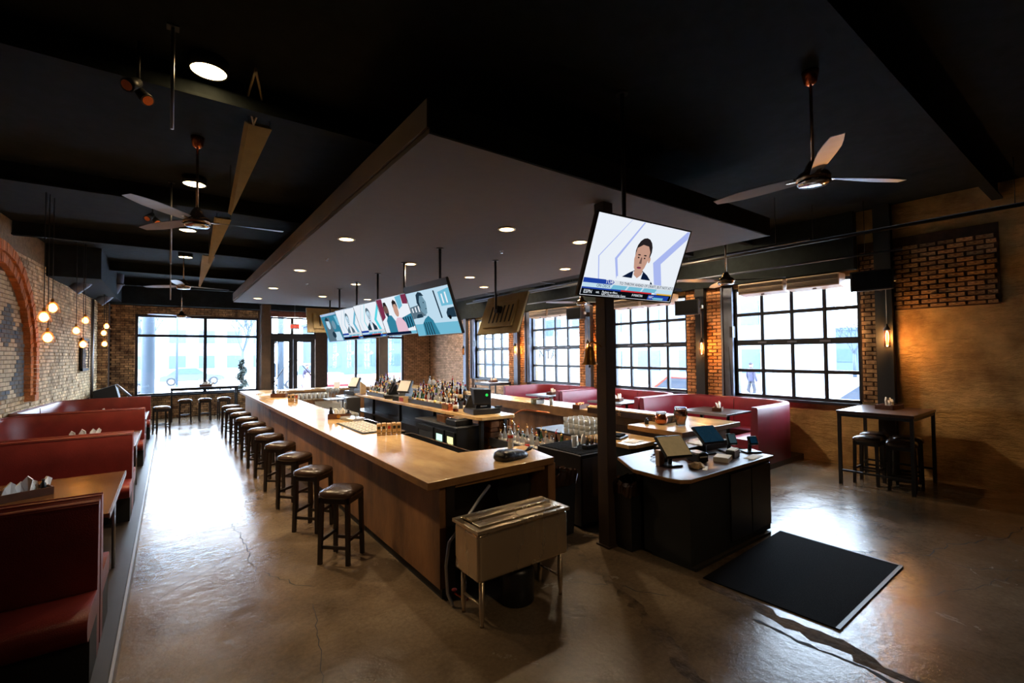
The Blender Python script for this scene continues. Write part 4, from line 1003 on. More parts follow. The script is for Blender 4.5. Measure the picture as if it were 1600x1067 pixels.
def tv(name, label, loc, yaw, tilt, W, H, pic, group=None, texts=(), top_band=0.0, pole=True):
    t = T(name, label, 'television', loc, 0, group)
    m4 = Matrix.Rotation(yaw, 4, 'Z') @ Matrix.Rotation(tilt, 4, 'X')
    q = MB(); q.cbox(-W/2, .0, -H/2, W/2, .045, H/2, .008).xform(m4); mk('housing', q, 'plastic_black', t)
    q = MB(); q.cbox(-W*.36, .045, -H*.36, W*.36, .085, H*.30, .012)
    q.xform(m4); bp = mk('back_cover', q, 'tv_back_dark', t)
    for k in range(6):
        q = MB(); q.box(-W*.30+k*W*.10, .085, -H*.25, -W*.30+k*W*.10+.035, .092, H*.18); q.xform(m4); mk('vent_slot', q, 'dull_black', bp)
    q = MB(); bz = .014
    for a in ((-W/2, -.006, -H/2, W/2, 0, -H/2+bz), (-W/2, -.006, H/2-bz-top_band*H, W/2, 0, H/2), (-W/2, -.006, -H/2, -W/2+bz, 0, H/2), (W/2-bz, -.006, -H/2, W/2, 0, H/2)): q.box(*a)
    q.xform(m4); mk('bezel', q, 'plastic_black', t)
    if pic:
        base, polys = pic; hw, hh = W/2-bz, (H-2*bz-top_band*H)/2; cz = -top_band*H/2
        mats_ = [base]; q = MB(); q.flat([(-hw, -.002, cz-hh), (hw, -.002, cz-hh), (hw, -.002, cz+hh), (-hw, -.002, cz+hh)])
        for i, (m_, pts) in enumerate(polys):
            if m_ not in mats_: mats_.append(m_)
            y = -.0024-.00008*i
            q.flat([(max(-.995, min(.995, u))*hw, y, cz+max(-.99, min(.99, v))*hh) for u, v in pts], mi=mats_.index(m_))
        q.xform(m4); sc_ = mk('screen', q, mats_, t)
        for (body, u, v, sz, mt_, al) in texts:
            tt = text('caption', body, sz, mt_, sc_, (0, 0, 0), ext=.0002, align=al, sx=1)
            tt.matrix_local = m4 @ Matrix.Translation((u*hw, -.0062, cz+v*hh)) @ Matrix.Rotation(PI/2, 4, 'X')
    q = MB(); a = m4 @ Vector((0, .085, .05)); b = Vector((a.x+.10*math.sin(-yaw), a.y+.10*math.cos(yaw), a.z+.02)); q.bar(a, b, .10, .12); mk('mount_arm', q, 'black_steel', t)
    zt = (3.85 if pole == True else pole)-loc[2]
    q = MB(); q.rod(b, (b.x, b.y, zt), .022, n=10); q.lathe([(.06, zt-.012), (.06, zt)], (b.x, b.y, 0), n=12); mk('ceiling_pole', q, 'black_steel', t)
    return t
news = ('p_white', news_set()+[(m_, [(u, v*1.02-.15) for u, v in pp]) for m_, pp in bust(.06, 1.14, 'p_skin', 'p_hair', 'p_navy', 'p_white')]+[('p_white', [(-.36, -.57), (.40, -.57), (.40, -.46), (-.36, -.44)])]+lower_third())
tx = [('TUA', -.56, -.655, .05, 'p_white', 'LEFT'), ('>>', -.44, -.655, .05, 'p_white', 'LEFT'), ('TO THROW AHEAD OF DRAFT, BUT NOT AT COMBINE...', -.27, -.65, .037, 'p_navy', 'LEFT'), ('ON DECK', -.72, -.765, .040, 'p_navy', 'LEFT'),
      ('ESPN', -.94, -.945, .046, 'p_white', 'LEFT'), ('NFL', -.70, -.93, .026, 'p_white', 'LEFT'), ('Packers vs 49ers', -.58, -.91, .030, 'p_white', 'LEFT'), ('NFC Championship Game', -.58, -.975, .030, 'p_white', 'LEFT'), ('P-MARTIN', .06, -.93, .034, 'p_white', 'LEFT'),
      ('NFC', .45, -.945, .036, 'p_white', 'LEFT')]
tv('television', 'big tilted television nearest the camera, by the post, showing a man in a dark jacket', (3.55, 2.78, 3.01), -.043, .373, 1.29, .75, news, None, tx, pole=4.7)
street = ('p_pale', [('p_grey', [(-.99, .35), (-.3, .45), (-.3, -.1), (-.99, -.2)]), ('p_white', [(-.92, .3), (-.86, .31), (-.86, .1), (-.92, .1)]), ('p_white', [(-.76, .33), (-.70, .34), (-.70, .1), (-.76, .1)]), ('p_white', [(-.60, .36), (-.54, .37), (-.54, .1), (-.60, .1)]),
          ('p_sky', [(.5, .8), (.99, .9), (.99, .2), (.5, .2)]), ('p_white', [(.6, .7), (.66, .7), (.66, .3), (.6, .3)]), ('p_white', [(.76, .75), (.82, .75), (.82, .3), (.76, .3)]), ('p_dark', [(.30, .9), (.36, .9), (.40, -.3), (.34, -.3)]),
          ('p_dark', [(.62, -.1), (.72, .08), (.99, .1), (.99, -.32), (.62, -.30)]), ('p_black', ell(.72, -.3, .06, .09)), ('p_dark', [(-.78, -.1), (-.7, .0), (-.5, .0), (-.46, -.16), (-.78, -.18)]), ('p_sky', [(-.99, -.45), (.99, -.5), (.99, -.99), (-.99, -.99)]),
          ('p_teal', [(-.62, -.99), (-.58, -.45), (-.42, -.25), (-.22, -.12), (-.05, -.35), (.08, -.99)])]+
          [('p_dark', [(-.55+.12*k, -.99), (-.52+.10*k, -.4), (-.48+.10*k, -.4), (-.50+.12*k, -.99)]) for k in range(4)]+
          [('p_face_blue', [(-.50, .78), (-.56, .45), (-.48, .12), (-.34, -.08), (-.22, .0), (-.16, .3), (-.14, .5), (-.24, .8), (-.38, .9)]), ('p_dark', [(-.58, .5), (-.52, .86), (-.38, .98), (-.24, .92), (-.16, .76), (-.36, .80), (-.46, .55), (-.46, .2)]), ('p_dark', ell(-.26, .48, .03, .03, 8)), ('p_dark', ell(-.22, .20, .04, .02, 8))])
two = ('p_white', [('p_maroon', [(-.99, .99), (-.62, .99), (-.7, .0), (-.99, -.2)]), ('p_sky', [(.25, .95), (.62, .99), (.55, .45), (.3, .3)]), ('p_maroon', [(.62, .99), (.95, .99), (.9, .5), (.6, .55)]), ('p_teal', [(.30, -.15), (.99, .05), (.99, -.6), (.32, -.75)])]+
       [('p_navy', [(.36+.14*k, -.15), (.42+.14*k, -.1), (.42+.14*k, -.65), (.37+.14*k, -.7)]) for k in range(5)]+
       [('p_teal', [(-.72, -.99), (-.70, -.2), (-.50, .1), (-.28, .05), (-.12, -.3), (-.14, -.99)]), ('p_skin_dark', ell(-.52, .38, .15, .36)), ('p_hair', [(-.66, .5), (-.6, .78), (-.44, .78), (-.38, .5), (-.52, .62)]), ('p_dark', [(-.62, .2), (-.42, .2), (-.46, .02), (-.56, .0)]),
        ('p_pink', [(-.20, -.99), (-.14, -.3), (.02, -.1), (.28, -.12), (.46, -.4), (.5, -.99)]), ('p_skin', ell(.10, .28, .14, .34)), ('p_hair', [(-.04, .4), (-.02, .72), (.10, .84), (.22, .72), (.26, .36), (.16, .6), (.04, .6)])]+[('p_navy', [(-.99, -.99), (.6, -.99), (.6, -.84), (-.99, -.84)]), ('p_sky', [(.6, -.99), (.99, -.99), (.99, -.84), (.6, -.84)])])
anchor = ('p_white', news_set('p_cyan')+bust(.0, 1.05, 'p_pale', 'p_grey', 'p_dark', 'p_white')+lower_third())
anchor2 = ('p_white', news_set('p_sky')+bust(-.05, .95, 'p_pale', 'p_grey', 'p_grey', 'p_white')+lower_third())
faces = ('p_teal', [('p_grey', [(-.9, -.99), (-.7, .7), (-.1, .9), (.1, -.99)]), ('p_pale', ell(-.4, .35, .2, .4)), ('p_face_blue', ell(.2, .25, .2, .35)), ('p_pale', [(-.1, -.99), (0, -.3), (.6, -.3), (.7, -.99)]), ('p_dark', [(-.7, .7), (-.4, .95), (-.2, .6), (-.45, .6)]), ('p_sky', [(.5, .9), (.95, .9), (.95, .1), (.6, .2)]), ('p_dark', ell(-.1, -.5, .2, .25))])
lab = ['nearest screen of the tilted row, showing a boy on a city street', 'second screen of the tilted row, showing two people in teal and pink', 'third screen of the tilted row, showing a news anchor', 'fourth screen of the tilted row, a pale news anchor', 'farthest screen of the tilted row, bluish faces']
pics = [street, two, anchor, anchor2, faces]
for i in range(5):
    tv('television', lab[i], (3.30+.005*i, 6.62+1.37*i-(.0 if i else .04), 2.86), -PI/2+.05, .34, 1.30 if i else 1.36, .745 if i else .86, pics[i], 'screens in the row above the back bar', top_band=.11 if i == 0 else (.06 if i == 4 else 0))
# screens seen from behind
t = tv('television', 'television seen from behind at the near end of the row, olive back painted as lit', (4.92, 6.9, 2.87), PI/2-.02, .34, 1.30, .76, None)
t = tv('television', 'television seen from behind at the far end of the row, pale back painted as lit', (3.95, 14.9, 3.22), PI, .26, 1.28, .78, None)
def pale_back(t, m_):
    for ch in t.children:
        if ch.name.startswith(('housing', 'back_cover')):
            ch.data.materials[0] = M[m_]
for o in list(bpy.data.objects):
    if o.name.startswith('television') and o.get('label', '').startswith('television seen from behind'): pale_back(o, 'tv_back_lit')

# ------------------------------------------------------------------ ceiling fans
def fan(label, x, y, zh, angs, R=.90, canopy=True):
    t = T('ceiling_fan', label, 'ceiling fan', (x, y, zh), 0)
    q = MB(); q.lathe([(0, -.055), (.10, -.05), (.135, -.03), (.14, .0), (.12, .035), (.075, .06), (.055, .11), (.03, .15), (0, .15)], n=24); mk('motor_housing', q, 'brushed', t)
    q = MB(); q.lathe([(.03, -.075), (.115, -.07), (.14, -.045), (.10, -.05)], n=24); mk('trim_ring', q, 'chrome', t)
    q = MB(); q.rod((0, 0, .14), (0, 0, ZC-zh-.06), .013, n=10); mk('down_rod', q, 'brushed', t)
    q = MB(); q.lathe([(.02, -.13), (.05, -.11), (.065, -.04), (.07, 0)], (0, 0, ZC-zh), n=18); mk('canopy', q, 'copper', t)
    for a in angs:
        a = math.radians(a); q = MB(); n = 7; vs = []
        for i in range(n):
            u = i/(n-1); r = .15+u*(R-.15); wd = .052+.028*math.sin(u*2.2)-.030*max(0, u-.7)/.3; tw = .30-.18*u; 
            for s_, th in ((-1, .003), (1, .003), (1, -.003), (-1, -.003)):
                lx = r; ly = s_*wd*math.cos(tw); lz = s_*wd*math.sin(tw)+th
                vs.append((lx*math.cos(a)-ly*math.sin(a), lx*math.sin(a)+ly*math.cos(a), lz))
        fs = [(3,2,1,0), tuple((n-1)*4+k for k in range(4))]
        for i in range(n-1):
            for k in range(4): fs.append((i*4+k, i*4+(k+1) % 4, (i+1)*4+(k+1) % 4, (i+1)*4+k))
        q.add(vs, fs, 0); bl = mk('blade', q, 'fan_blade', t)
        q = MB(); q.bar((.10*math.cos(a), .10*math.sin(a), -.005), (.22*math.cos(a), .22*math.sin(a), 0), .05, .008); mk('blade_bracket', q, 'brushed', t)
fan('large ceiling fan over the left aisle, nearest the camera', .24, 6.42, 3.72, (-131, 125, -3))
fan('second ceiling fan over the left aisle, farther in', .23, 12.5, 3.72, (140, 15, -102))
fan('farthest ceiling fan over the left aisle, just in front of the storefront', .30, 18.8, 3.52, (-166, -30, 74))
fan('ceiling fan hanging high at the right, closest to the camera', 4.68, 1.70, 3.72, (94, -30, -150))
fan('ceiling fan hanging before the nearest roll-up window', 7.75, 4.2, 3.38, (147, -57, 45))
fan('ceiling fan hanging behind the big television, toward the third window', 8.3, 8.25, 3.42, (150, -40, 30))

# ------------------------------------------------------------------ lights the room has, plus unseen added ones
def aisle_light(label, x, y):
    t = T('ceiling_light', label, 'ceiling light', (x, y, 4.60))
    q = MB(); q.lathe([(.15, .10), (.15, .0), (.135, -.005), (.13, .02), (.0, .02)], n=24); mk('housing', q, 'black_steel', t)
    q = MB(); q.lathe([(0, .004), (.132, .004), (.132, .012), (0, .012)], n=24); mk('diffuser', q, 'aisle_glow', t)
AL = [(.25, 4.68), (.26, 7.9), (.26, 10.87), (.29, 13.85), (.31, 16.54)]
for i, (x, y) in enumerate(AL):
    aisle_light('%s round ceiling light over the left aisle' % ['nearest', 'second', 'third', 'fourth', 'fifth'][i], x, y)
    lamp('SPOT', 'aisle_lamp', (x, y, 4.58), (170, 500, 460, 320, 240)[i], SOFT if i > 2 else WARM, .10, spot=(72, 112, 112, 112, 112)[i], blend=.9, aim=(x+(1.3 if i == 0 else .8), y+(.6 if i == 0 else -.4), 0))
aisle_light('round ceiling light behind the camera', 2.3, -1.6)
lamp('SPOT', 'aisle_lamp', (2.3, -1.6, 4.58), 170, WARM, .10, spot=62, blend=.9, aim=(2.5, 2.6, 0))
for i, (x, y) in enumerate(((8.35, 5.7), (8.35, 9.3), (8.35, 12.9), (8.35, 16.3))):  # unseen lamps added to light the heaters and window wall
    aisle_light('%s added, unseen ceiling light over the window aisle, above the dropped ceiling edge' % ORD[i], x, y)
    lamp('SPOT', 'aisle_lamp', (x, y, 4.58), 420, WARM, .10, spot=128, blend=.7, aim=(10.2, y-.2, 2.0))
DL = [(2.06, 6.82), (2.06, 9.83), (2.06, 12.78), (2.06, 15.3), (3.68, 5.06), (3.60, 8.03), (3.56, 11.06), (3.51, 13.85), (5.03, 5.02), (6.39, 6.80), (5.31, 8.71), (6.39, 9.8), (4.83, 13.9), (6.39, 12.8)]
dn = ['nearest downlight of the left row in the dropped ceiling', 'second downlight of the left row in the dropped ceiling', 'third downlight of the left row in the dropped ceiling', 'last downlight of the left row in the dropped ceiling',
      'largest downlight in the middle row of the dropped ceiling', 'second downlight in the middle row of the dropped ceiling', 'third downlight in the middle row of the dropped ceiling', 'last downlight in the middle row of the dropped ceiling',
      'downlight beside the big television', 'downlight left of and below the big television', 'downlight just above the nearest screen of the row', 'downlight over the right bar run, behind the big television', 'small downlight above the far screens', 'far downlight over the right bar run']
for i, (x, y) in enumerate(DL):
    t = T('downlight', dn[i], 'downlight', (x, y, 3.85), 0, 'downlights in the dropped ceiling')
    q = MB(); q.lathe([(.125, -.001), (.125, -.008), (.100, -.012), (.097, -.001)], n=20); mk('trim_ring', q, 'white_plastic', t)
    q = MB(); q.lathe([(0, -.010), (.06, -.009), (.098, -.006), (.098, -.002), (0, -.002)], n=20); mk('lens', q, 'disc_glow', t)
    lamp('SPOT', 'downlight_lamp', (x, y, 3.83), (100 if i == 4 else 195) if x < 6 else 220, SOFT if i != 4 else WARM, .05, spot=118, blend=.7, aim=(x, y, 0))
    if i in (0, 4, 8, 9, 10): pass
for i, (x, y) in enumerate(((2.2, 8.4), (2.6, 11.6), (4.4, 6.2))):
    t = T('smoke_sprinkler', ['little sprinkler head between the first two left downlights', 'little sprinkler head near the far left downlights', 'little sprinkler head right of the largest downlight'][i], 'sprinkler', (x, y, 3.85))
    q = MB(); q.lathe([(.03, 0), (.03, -.006), (.008, -.01), (.008, -.03), (.02, -.034), (.02, -.038)][::-1], n=12); mk('head', q, 'chrome', t)

def edison(label, x, y, z, top, group=None, kind='A', power=80):
    t = T('pendant_lamp', label, 'pendant lamp', (x, y, z), 0, group)
    q = MB(); q.lathe([(0, -.08), (.03, -.075), (.056, -.04), (.064, .0), (.052, .04), (.028, .07), (.018, .08)], n=16); mk('bulb', q, 'bulb_glass', t)
    q = MB(); q.lathe([(0, -.068), (.030, -.058), (.050, -.03), (.056, .0), (.044, .035), (.022, .06), (0, .065)], n=14); mk('filament_glow', q, 'filament_glow', t)  # glowing body enlarged to stand in for bloom around the bulb
    q = MB(); q.lathe([(.018, .08), (.022, .085), (.022, .13), (.010, .15), (0, .15)], n=12); mk('socket', q, 'brass', t)
    q = MB(); q.rod((0, 0, .14), (0, 0, top-z), .006, n=6); mk('cord', q, 'dull_black', t)
    q = MB()
    for k in range(8):
        a = 2*PI*k/8; c, s_ = math.cos(a), math.sin(a)
        q.tube([(.022*c, .022*s_, .10), (.055*c, .055*s_, .06), (.075*c, .075*s_, -.01), (.095*c, .095*s_, -.07)], .0022, n=4)
    for r_, z_ in ((.095, -.07), (.072, .0)):
        q.tube([(r_*math.cos(2*PI*k/16), r_*math.sin(2*PI*k/16), z_) for k in range(17)], .0022, n=4)
    cg = mk('wire_cage', q, 'bulb_cage', t); cg['kind'] = 'stuff'
    lamp('POINT', 'bulb_lamp', (x, y, z), power, WARM, .035)
PN = [(-1.55, 9.9, 2.78, 'left bulb of the near pendant trio by the arch'), (-1.50, 10.2, 2.95, 'highest bulb of the near pendant trio by the arch'), (-1.52, 10.0, 2.47, 'lowest bulb of the near pendant trio by the arch'),
      (-1.63, 13.6, 2.74, 'middle bulb of the second pendant trio'), (-1.53, 14.0, 2.99, 'highest bulb of the second pendant trio'), (-1.54, 13.8, 2.45, 'lowest bulb of the second pendant trio'),
      (-1.53, 17.6, 2.86, 'middle bulb of the farthest pendant trio'), (-1.50, 17.9, 3.07, 'highest bulb of the farthest pendant trio'), (-1.52, 17.7, 2.55, 'lowest bulb of the farthest pendant trio')]
for x, y, z, lb in PN: edison('caged glowing pendant, '+lb, x, y, z, ZC if y < 14.2 else 3.98, 'caged pendants over the left booths')
# tube lamps on the steel posts between the windows
for i, (y, z, lb) in enumerate(((2.55, 2.36, 'amber tube lamp on the near post by the corner table'), (6.02, 2.24, 'amber tube lamp on the post beside the nearest roll-up window'), (9.68, 2.30, 'tube lamp on the post beside the brass bell'), (13.27, 2.30, 'tube lamp on the post right of the farthest roll-up window'), (16.9, 2.28, 'unlit tube lamp on the far blue-grey post'))):
    x = XR-.24
    t = T('tube_lamp', lb, 'wall lamp', (x, y, z))
    q = MB(); q.lathe([(.045, -.15), (.045, .12)], n=14); mk('glass_tube', q, 'bulb_glass', t)
    q = MB(); q.lathe([(0, -.12), (.014, -.12), (.014, .10), (0, .10)], n=10); mk('filament_glow', q, 'tube_glow' if i < 4 else 'white_plastic', t)
    q = MB(); q.lathe([(.048, .12), (.048, .16), (.018, .20), (.012, .24)], n=14); q.lathe([(.03, -.165), (.048, -.16), (.048, -.15)], n=14); mk('socket', q, 'black_steel', t)
    q = MB(); q.rod((0, 0, .22), (0, 0, .95), .005, n=6); mk('cord', q, 'white_plastic', t)
    q = MB(); q.rod((0, 0, .20), (.09, 0, .20), .008, n=6); mk('bracket', q, 'black_steel', t)
    if i < 4: lamp('POINT', 'tube_lamp_light', (x-.01, y, z), 42, WARM, .05)
# loudspeakers on the posts
for i, (y, z, lb) in enumerate(((2.6, 3.32, 'big black loudspeaker high on the near post by the corner table'), (6.05, 3.16, 'black loudspeaker between the two nearest roll-up windows'), (9.7, 3.30, 'black loudspeaker above the brass bell'), (13.3, 3.2, 'small bluish loudspeaker by the farthest roll-up window'))):
    t = T('loudspeaker', lb, 'speaker', (XR-.16, y, z))
    rot = Matrix.Rotation(.5, 4, 'Z')
    W = .26
    q = MB(); q.add([(-.62, -.30, -.17), (-.62, .30, -.17), (-.62, .30, .17), (-.62, -.30, .17), (-.30, -.16, -.15), (-.30, .16, -.15), (-.30, .16, .15), (-.30, -.16, .15)], [(3,2,1,0)[::-1],(4,5,6,7)[::-1],(0,1,5,4)[::-1],(1,2,6,5)[::-1],(2,3,7,6)[::-1],(3,0,4,7)[::-1]]); mk('cabinet', q, 'plastic_black', t)
    q = MB(); q.box(-.632, -.27, -.145, -.62, .27, .145); mk('grille', q, 'rubber', t)
    q = MB(); q.box(-.30, -.05, -.06, 0, .05, .06); q.rod((-.15, 0, -.15), (-.15, 0, .2), .02); mk('bracket', q, 'black_steel', t)
    for yy in (-.10, -.03):
        q = MB(); q.box(-.40, -.262+.0, -.03, -.36, -.20, .04) if yy < -.05 else q.box(-.46, -.285, -.03, -.42, -.2, .04); mk('rating_label', q, 'white_plastic', t)
# wall heaters over the windows
for wi, (y0, y1) in enumerate(W_RIGHT[:3]):
    for k in range(2):
        yc = (y0+y1)/2+(-.02-.46 if k == 0 else .46+.03)-.04
        t = T('wall_heater', '%s cream slotted heater above the %s roll-up window' % (['right', 'left'][k], ['nearest', 'second', 'third'][wi]), 'heater', (XR-.10, yc, 3.34), 0, 'heaters above the windows')
        q = MB(); q.add([(-.22, -.45, .03), (-.22, .45, .03), (-.22, .45, .25), (-.22, -.45, .25), (.09, -.45, 0), (.09, .45, 0), (.09, .45, .25), (.09, -.45, .25)], [(0,1,2,3)[::-1],(4,5,6,7),(0,1,5,4),(1,2,6,5),(2,3,7,6),(3,0,4,7)]); mk('housing', q, 'heater_cream', t)
        for zz in (.06, .155):
            q = MB(); q.box(-.232, -.43, zz, -.22, .43, zz+.075); sl = mk('slot', q, 'heater_slot', t)
            for j in range(2):
                q = MB(); q.box(-.236, -.43, zz+.02+j*.028, -.228, .43, zz+.026+j*.028); mk('louver', q, 'heater_cream', sl)
        q = MB(); q.box(-.10, -.03, .0, -.07, .03, .028); mk('switch_plate', q, 'label_black', t)
# aisle ceiling bits: track spots, hanging struts, sheet-metal baffles coloured as if lit
for i, (x, y, z) in enumerate(((-.22, 4.72, 4.28), (-.23, 8.96, 4.28))):
    t = T('track_spotlight', ['pair of small black spotlights near the first aisle light', 'pair of small black spotlights beyond the first fan'][i], 'spotlight', (x, y, z))
    q = MB(); q.rod((0, 0, .05), (0, 0, ZC-z), .012); mk('stem', q, 'black_steel', t)
    for k in (-1, 1):
        q = MB(); q.rod((.0, k*.07, .05), (.06*k, k*.09-.1, -.05), .035, .05, n=12); hd = mk('lamp_head', q, 'black_steel', t)
        q = MB(); q.rod((.06*k, k*.09-.1, -.05), (.062*k, k*.09-.103, -.053), .038, n=12); mk('lens', q, 'copper', hd)
for i, (y, z0, z1) in enumerate(((4.36, 3.9, 4.7), (8.3, 3.5, 4.7), (12.5, 3.4, 4.7))):
    t = T('hanging_strut', ['thin bright steel strut beside the nearest aisle light', 'thin steel strut beside the large left fan', 'thin steel strut near the second left fan'][i], 'rod', (0.0, y, z0))
    q = MB(); q.rod((0, 0, 0), (0, 0, z1-z0), .012, n=8); mk('rod', q, 'alu', t)
    q = MB(); q.box(-.04, -.04, z1-z0-.01, .04, .04, z1-z0); mk('ceiling_plate', q, 'black_steel', t)
mat('baffle', (150, 140, 108), 0.6, var=.1)  # lamplight put into the colour; the sheet metal itself is black
for i, (y, sc_) in enumerate(((5.5, 1.0), (9.6, 1.0), (13.4, 1.0))):
    t = T('sheet_baffle', ['nearest slanted sheet-metal baffle by the dropped ceiling edge', 'second slanted sheet-metal baffle, behind the large fan', 'third slanted sheet-metal baffle, above the far fan'][i], 'baffle', (.95, y, 4.05))
    q = MB(); q.add([(-.30, 0, .55), (-.08, 0, .55), (-.30, 1.7, -.0), (-.34, 0, .57), (-.12, 0.02, .59), (-.34, 1.7, .02)], [(0, 1, 2), (5, 4, 3), (0, 3, 4, 1), (1, 4, 5, 2), (2, 5, 3, 0)]); mk('sheet', q, 'baffle', t)
    for hx_, hy_, hz_ in ((-.30, .03, .55), (-.10, .03, .56), (-.32, 1.62, .03)):
        q = MB(); q.rod((hx_, hy_, hz_), (hx_, hy_, ZC-4.05), .004, n=5); mk('hanger_wire', q, 'black_steel', t)
    if i == 0:
        q = MB(); pp = [(-.38, -1.09, .55), (-.38, -.59, .55), (-.26, -.02, .55), (-.25, -.55, .55)]
        for a, b in zip(pp, pp[1:]+pp[:1]): q.bar(a, b, .014, .03)
        mk('hanger_frame', q, 'baffle', t)

# ------------------------------------------------------------------ things on the bars
def caddy(label, x, y, z, rz, W=.30, D=.17, H=.09, sauces=True, wood='caddy_wood', group=None):
    t = T('table_caddy', label, 'caddy', (x, y, z), rz, group)
    q = MB(); q.box(-W/2, -D/2, 0, W/2, -D/2+.012, H); q.box(-W/2, D/2-.012, 0, W/2, D/2, H); q.box(-W/2, -D/2+.012, 0, -W/2+.012, D/2-.012, H); q.box(W/2-.012, -D/2+.012, 0, W/2, D/2-.012, H); q.box(-W/2+.012, -D/2+.012, 0, W/2-.012, D/2-.012, .01)
    mk('tray', q, wood, t); q = MB(); q.box(-.005, -D/2+.012, .01, .005, D/2-.012, H-.01); mk('divider', q, wood, t)
    return t
def napkins(label, x, y, z, rz, n=4, s=1.0, h=.16, seed=1):
    t = T('napkin_bundle', label, 'napkins', (x, y, z), rz); r = random.Random(seed)
    for k in range(n):
        q = MB(); px_ = (k-(n-1)/2)*.05*s; ln = r.uniform(-.03, .05); w_ = .05*s; hh = h*r.uniform(.75, 1.1)
        A = [(px_-w_/2, -.03, 0), (px_+w_/2, -.03, 0), (px_+w_*.6+ln, -.02, hh*.8), (px_+ln*1.3, -.01, hh), (px_-w_*.5+ln, -.025, hh*.7)]
        B = [(a, b+.012+.01*(i > 1), c) for i, (a, b, c) in enumerate(A)]; m_ = len(A)
        q.add(A+B, [tuple(range(m_)), tuple(range(2*m_-1, m_-1, -1))]+[(i, m_+i, m_+(i+1) % m_, (i+1) % m_) for i in range(m_)]); q.xform(Matrix.Rotation(r.uniform(-.5, .5), 4, 'Z')); mk('napkin', q, 'paper', t)
    return t
def shaker(label, x, y, z, mt='plastic_black', h=.11, r=.022, cat='bottle', name='sauce_bottle'):
    t = T(name, label, cat, (x, y, z)); q = MB(); q.lathe([(r, 0), (r, h*.65), (r*.5, h*.8), (r*.5, h*.86)], n=12); mk('body', q, mt, t)
    q = MB(); q.lathe([(r*.6, h*.86), (r*.6, h), (0, h)], n=12); mk('cap', q, 'label_black', t); return t
# left run
caddy('dark wooden caddy with a brass crest on the left bar run', 2.36, 8.2, ZB, -.5, .36, .14, .09)
c0 = bpy.data.objects['table_caddy']
q = MB(); q.lathe([(0, 0), (.03, .002), (.034, .0)], n=16); q.xform(Matrix.Translation((0, -.073, .048)) @ Matrix.Rotation(PI/2, 4, 'X')); mk('crest', q, 'gold', c0)
shaker('black bottle at the left end of the crested caddy', 2.235, 8.27, ZB+.01, h=.19, r=.035); shaker('black bottle at the right end of the crested caddy', 2.49, 8.13, ZB+.01, h=.14, r=.032)
napkins('white napkins standing in the crested wooden caddy', 2.38, 8.2, ZB+.01, -.5, 3, 1.3, .17, 3)
caddy('dark wooden caddy far along the left bar run', 2.33, 13.5, ZB, -.5, .38, .17, .10)
shaker('dark bottle in the far wooden caddy on the left bar run', 2.20, 13.56, ZB+.01, h=.22, r=.04); napkins('napkins and menus in the far wooden caddy on the left bar run', 2.36, 13.5, ZB+.01, -.5, 3, 1.3, .18, 8)
def block_set(label, x, y, rz, n, s=1.0, grp=None):
    for k in range(n):
        t = T('wooden_game_block', label % ['left', 'second', 'third', 'right', 'fifth'][k], 'block', (x+math.cos(rz)*(k-(n-1)/2)*.066*s, y+math.sin(rz)*(k-(n-1)/2)*.066*s, ZB), rz+random.uniform(-.08, .08))
        q = MB(); q.cbox(-.028*s, -.05*s, 0, .028*s, .05*s, (.155+.006*(k % 2))*s, .004); mk('block', q, 'pale_wood', t)
        q = MB(); q.box(-.018*s, -.0515*s, .085*s, .018*s, -.0495*s, .125*s); mk('printed_emblem', q, 'label_black' if k != 2 else 'label_red', t)
        q = MB(); q.box(-.02*s, -.0515*s, .03*s, .02*s, -.0495*s, .038*s); mk('printed_line', q, 'label_black', t)
block_set('%s wooden block of the near group on the bar beside the card tray', 2.42, 6.12, -.30, 5)
block_set('%s wooden block of the far group on the bar', 2.36, 11.95, -.30, 3, 1.15)
t = T('card_tray', 'flat black tray of small printed cards in rows on the bar', 'tray', (2.36, 7.0, ZB), .0)
q = MB(); q.cbox(-.22, -.62, 0, .22, .62, .012, .004); mk('board', q, 'label_black', t)
r = random.Random(2)
for i in range(4):
    for j in range(9):
        q = MB(); x0 = -.19+i*.098; y0 = -.58+j*.130; q.box(x0, y0, .012, x0+.082, y0+.105, .018); q.box(x0+.02, y0+.03, .018, x0+.05, y0+.07, .0186, 1); mk('card', q, ['label_white', 'caddy_wood'], t)
t = T('menu_papers', 'loose menus lying near the far end of the left bar run', 'menu', (2.2, 14.6, ZB), .2)
for k in range(4):
    q = MB(); q.box(-.2+k*.07, -.25+.13*k, .002+.003*k, .05+k*.07, .0+.13*k, .005+.003*k); mk('sheet', q, ['paper', 'paper_tan'][k % 2], t)
t = T('bar_mat_rack', 'clear acrylic card holder lying on the inner edge of the bar behind the crested caddy', 'holder', (2.46, 7.9, ZB), .2)
q = MB(); q.cbox(-.1, -.25, 0, .1, .2, .05, .01); mk('holder', q, 'glass_white', t)

# handbag, water bottle
t = T('leather_bag', 'black leather clutch bag lying on the near bar corner', 'bag', (2.86, 3.90, ZB), .16)
q = MB(); n = 24; prof = [(.90, 0), (1.0, .02), (1.0, .05), (.93, .085), (.72, .11), (.35, .12), (.001, .122)]
vs = []
for s_, z in prof:
    for k in range(n):
        a = 2*PI*k/n; c, s2 = math.cos(a), math.sin(a); rr = (abs(c)**5+abs(s2)**5)**(-.2)
        x_ = rr*c*.19*s_; y_ = rr*s2*.105*s_; vs.append((x_, y_, z*.78*(1-.3*(x_/.19))+.006*math.sin(9*x_+4*y_)*(z > .03)))
q.add(vs, [(i*n+k, i*n+(k+1) % n, (i+1)*n+(k+1) % n, (i+1)*n+k) for i in range(len(prof)-1) for k in range(n)], 0, True); q.add(vs[:n], [tuple(range(n-1, -1, -1))])
mat('black_leather', (22, 24, 28), 0.32, var=.2, bump=.35, bscale=30)
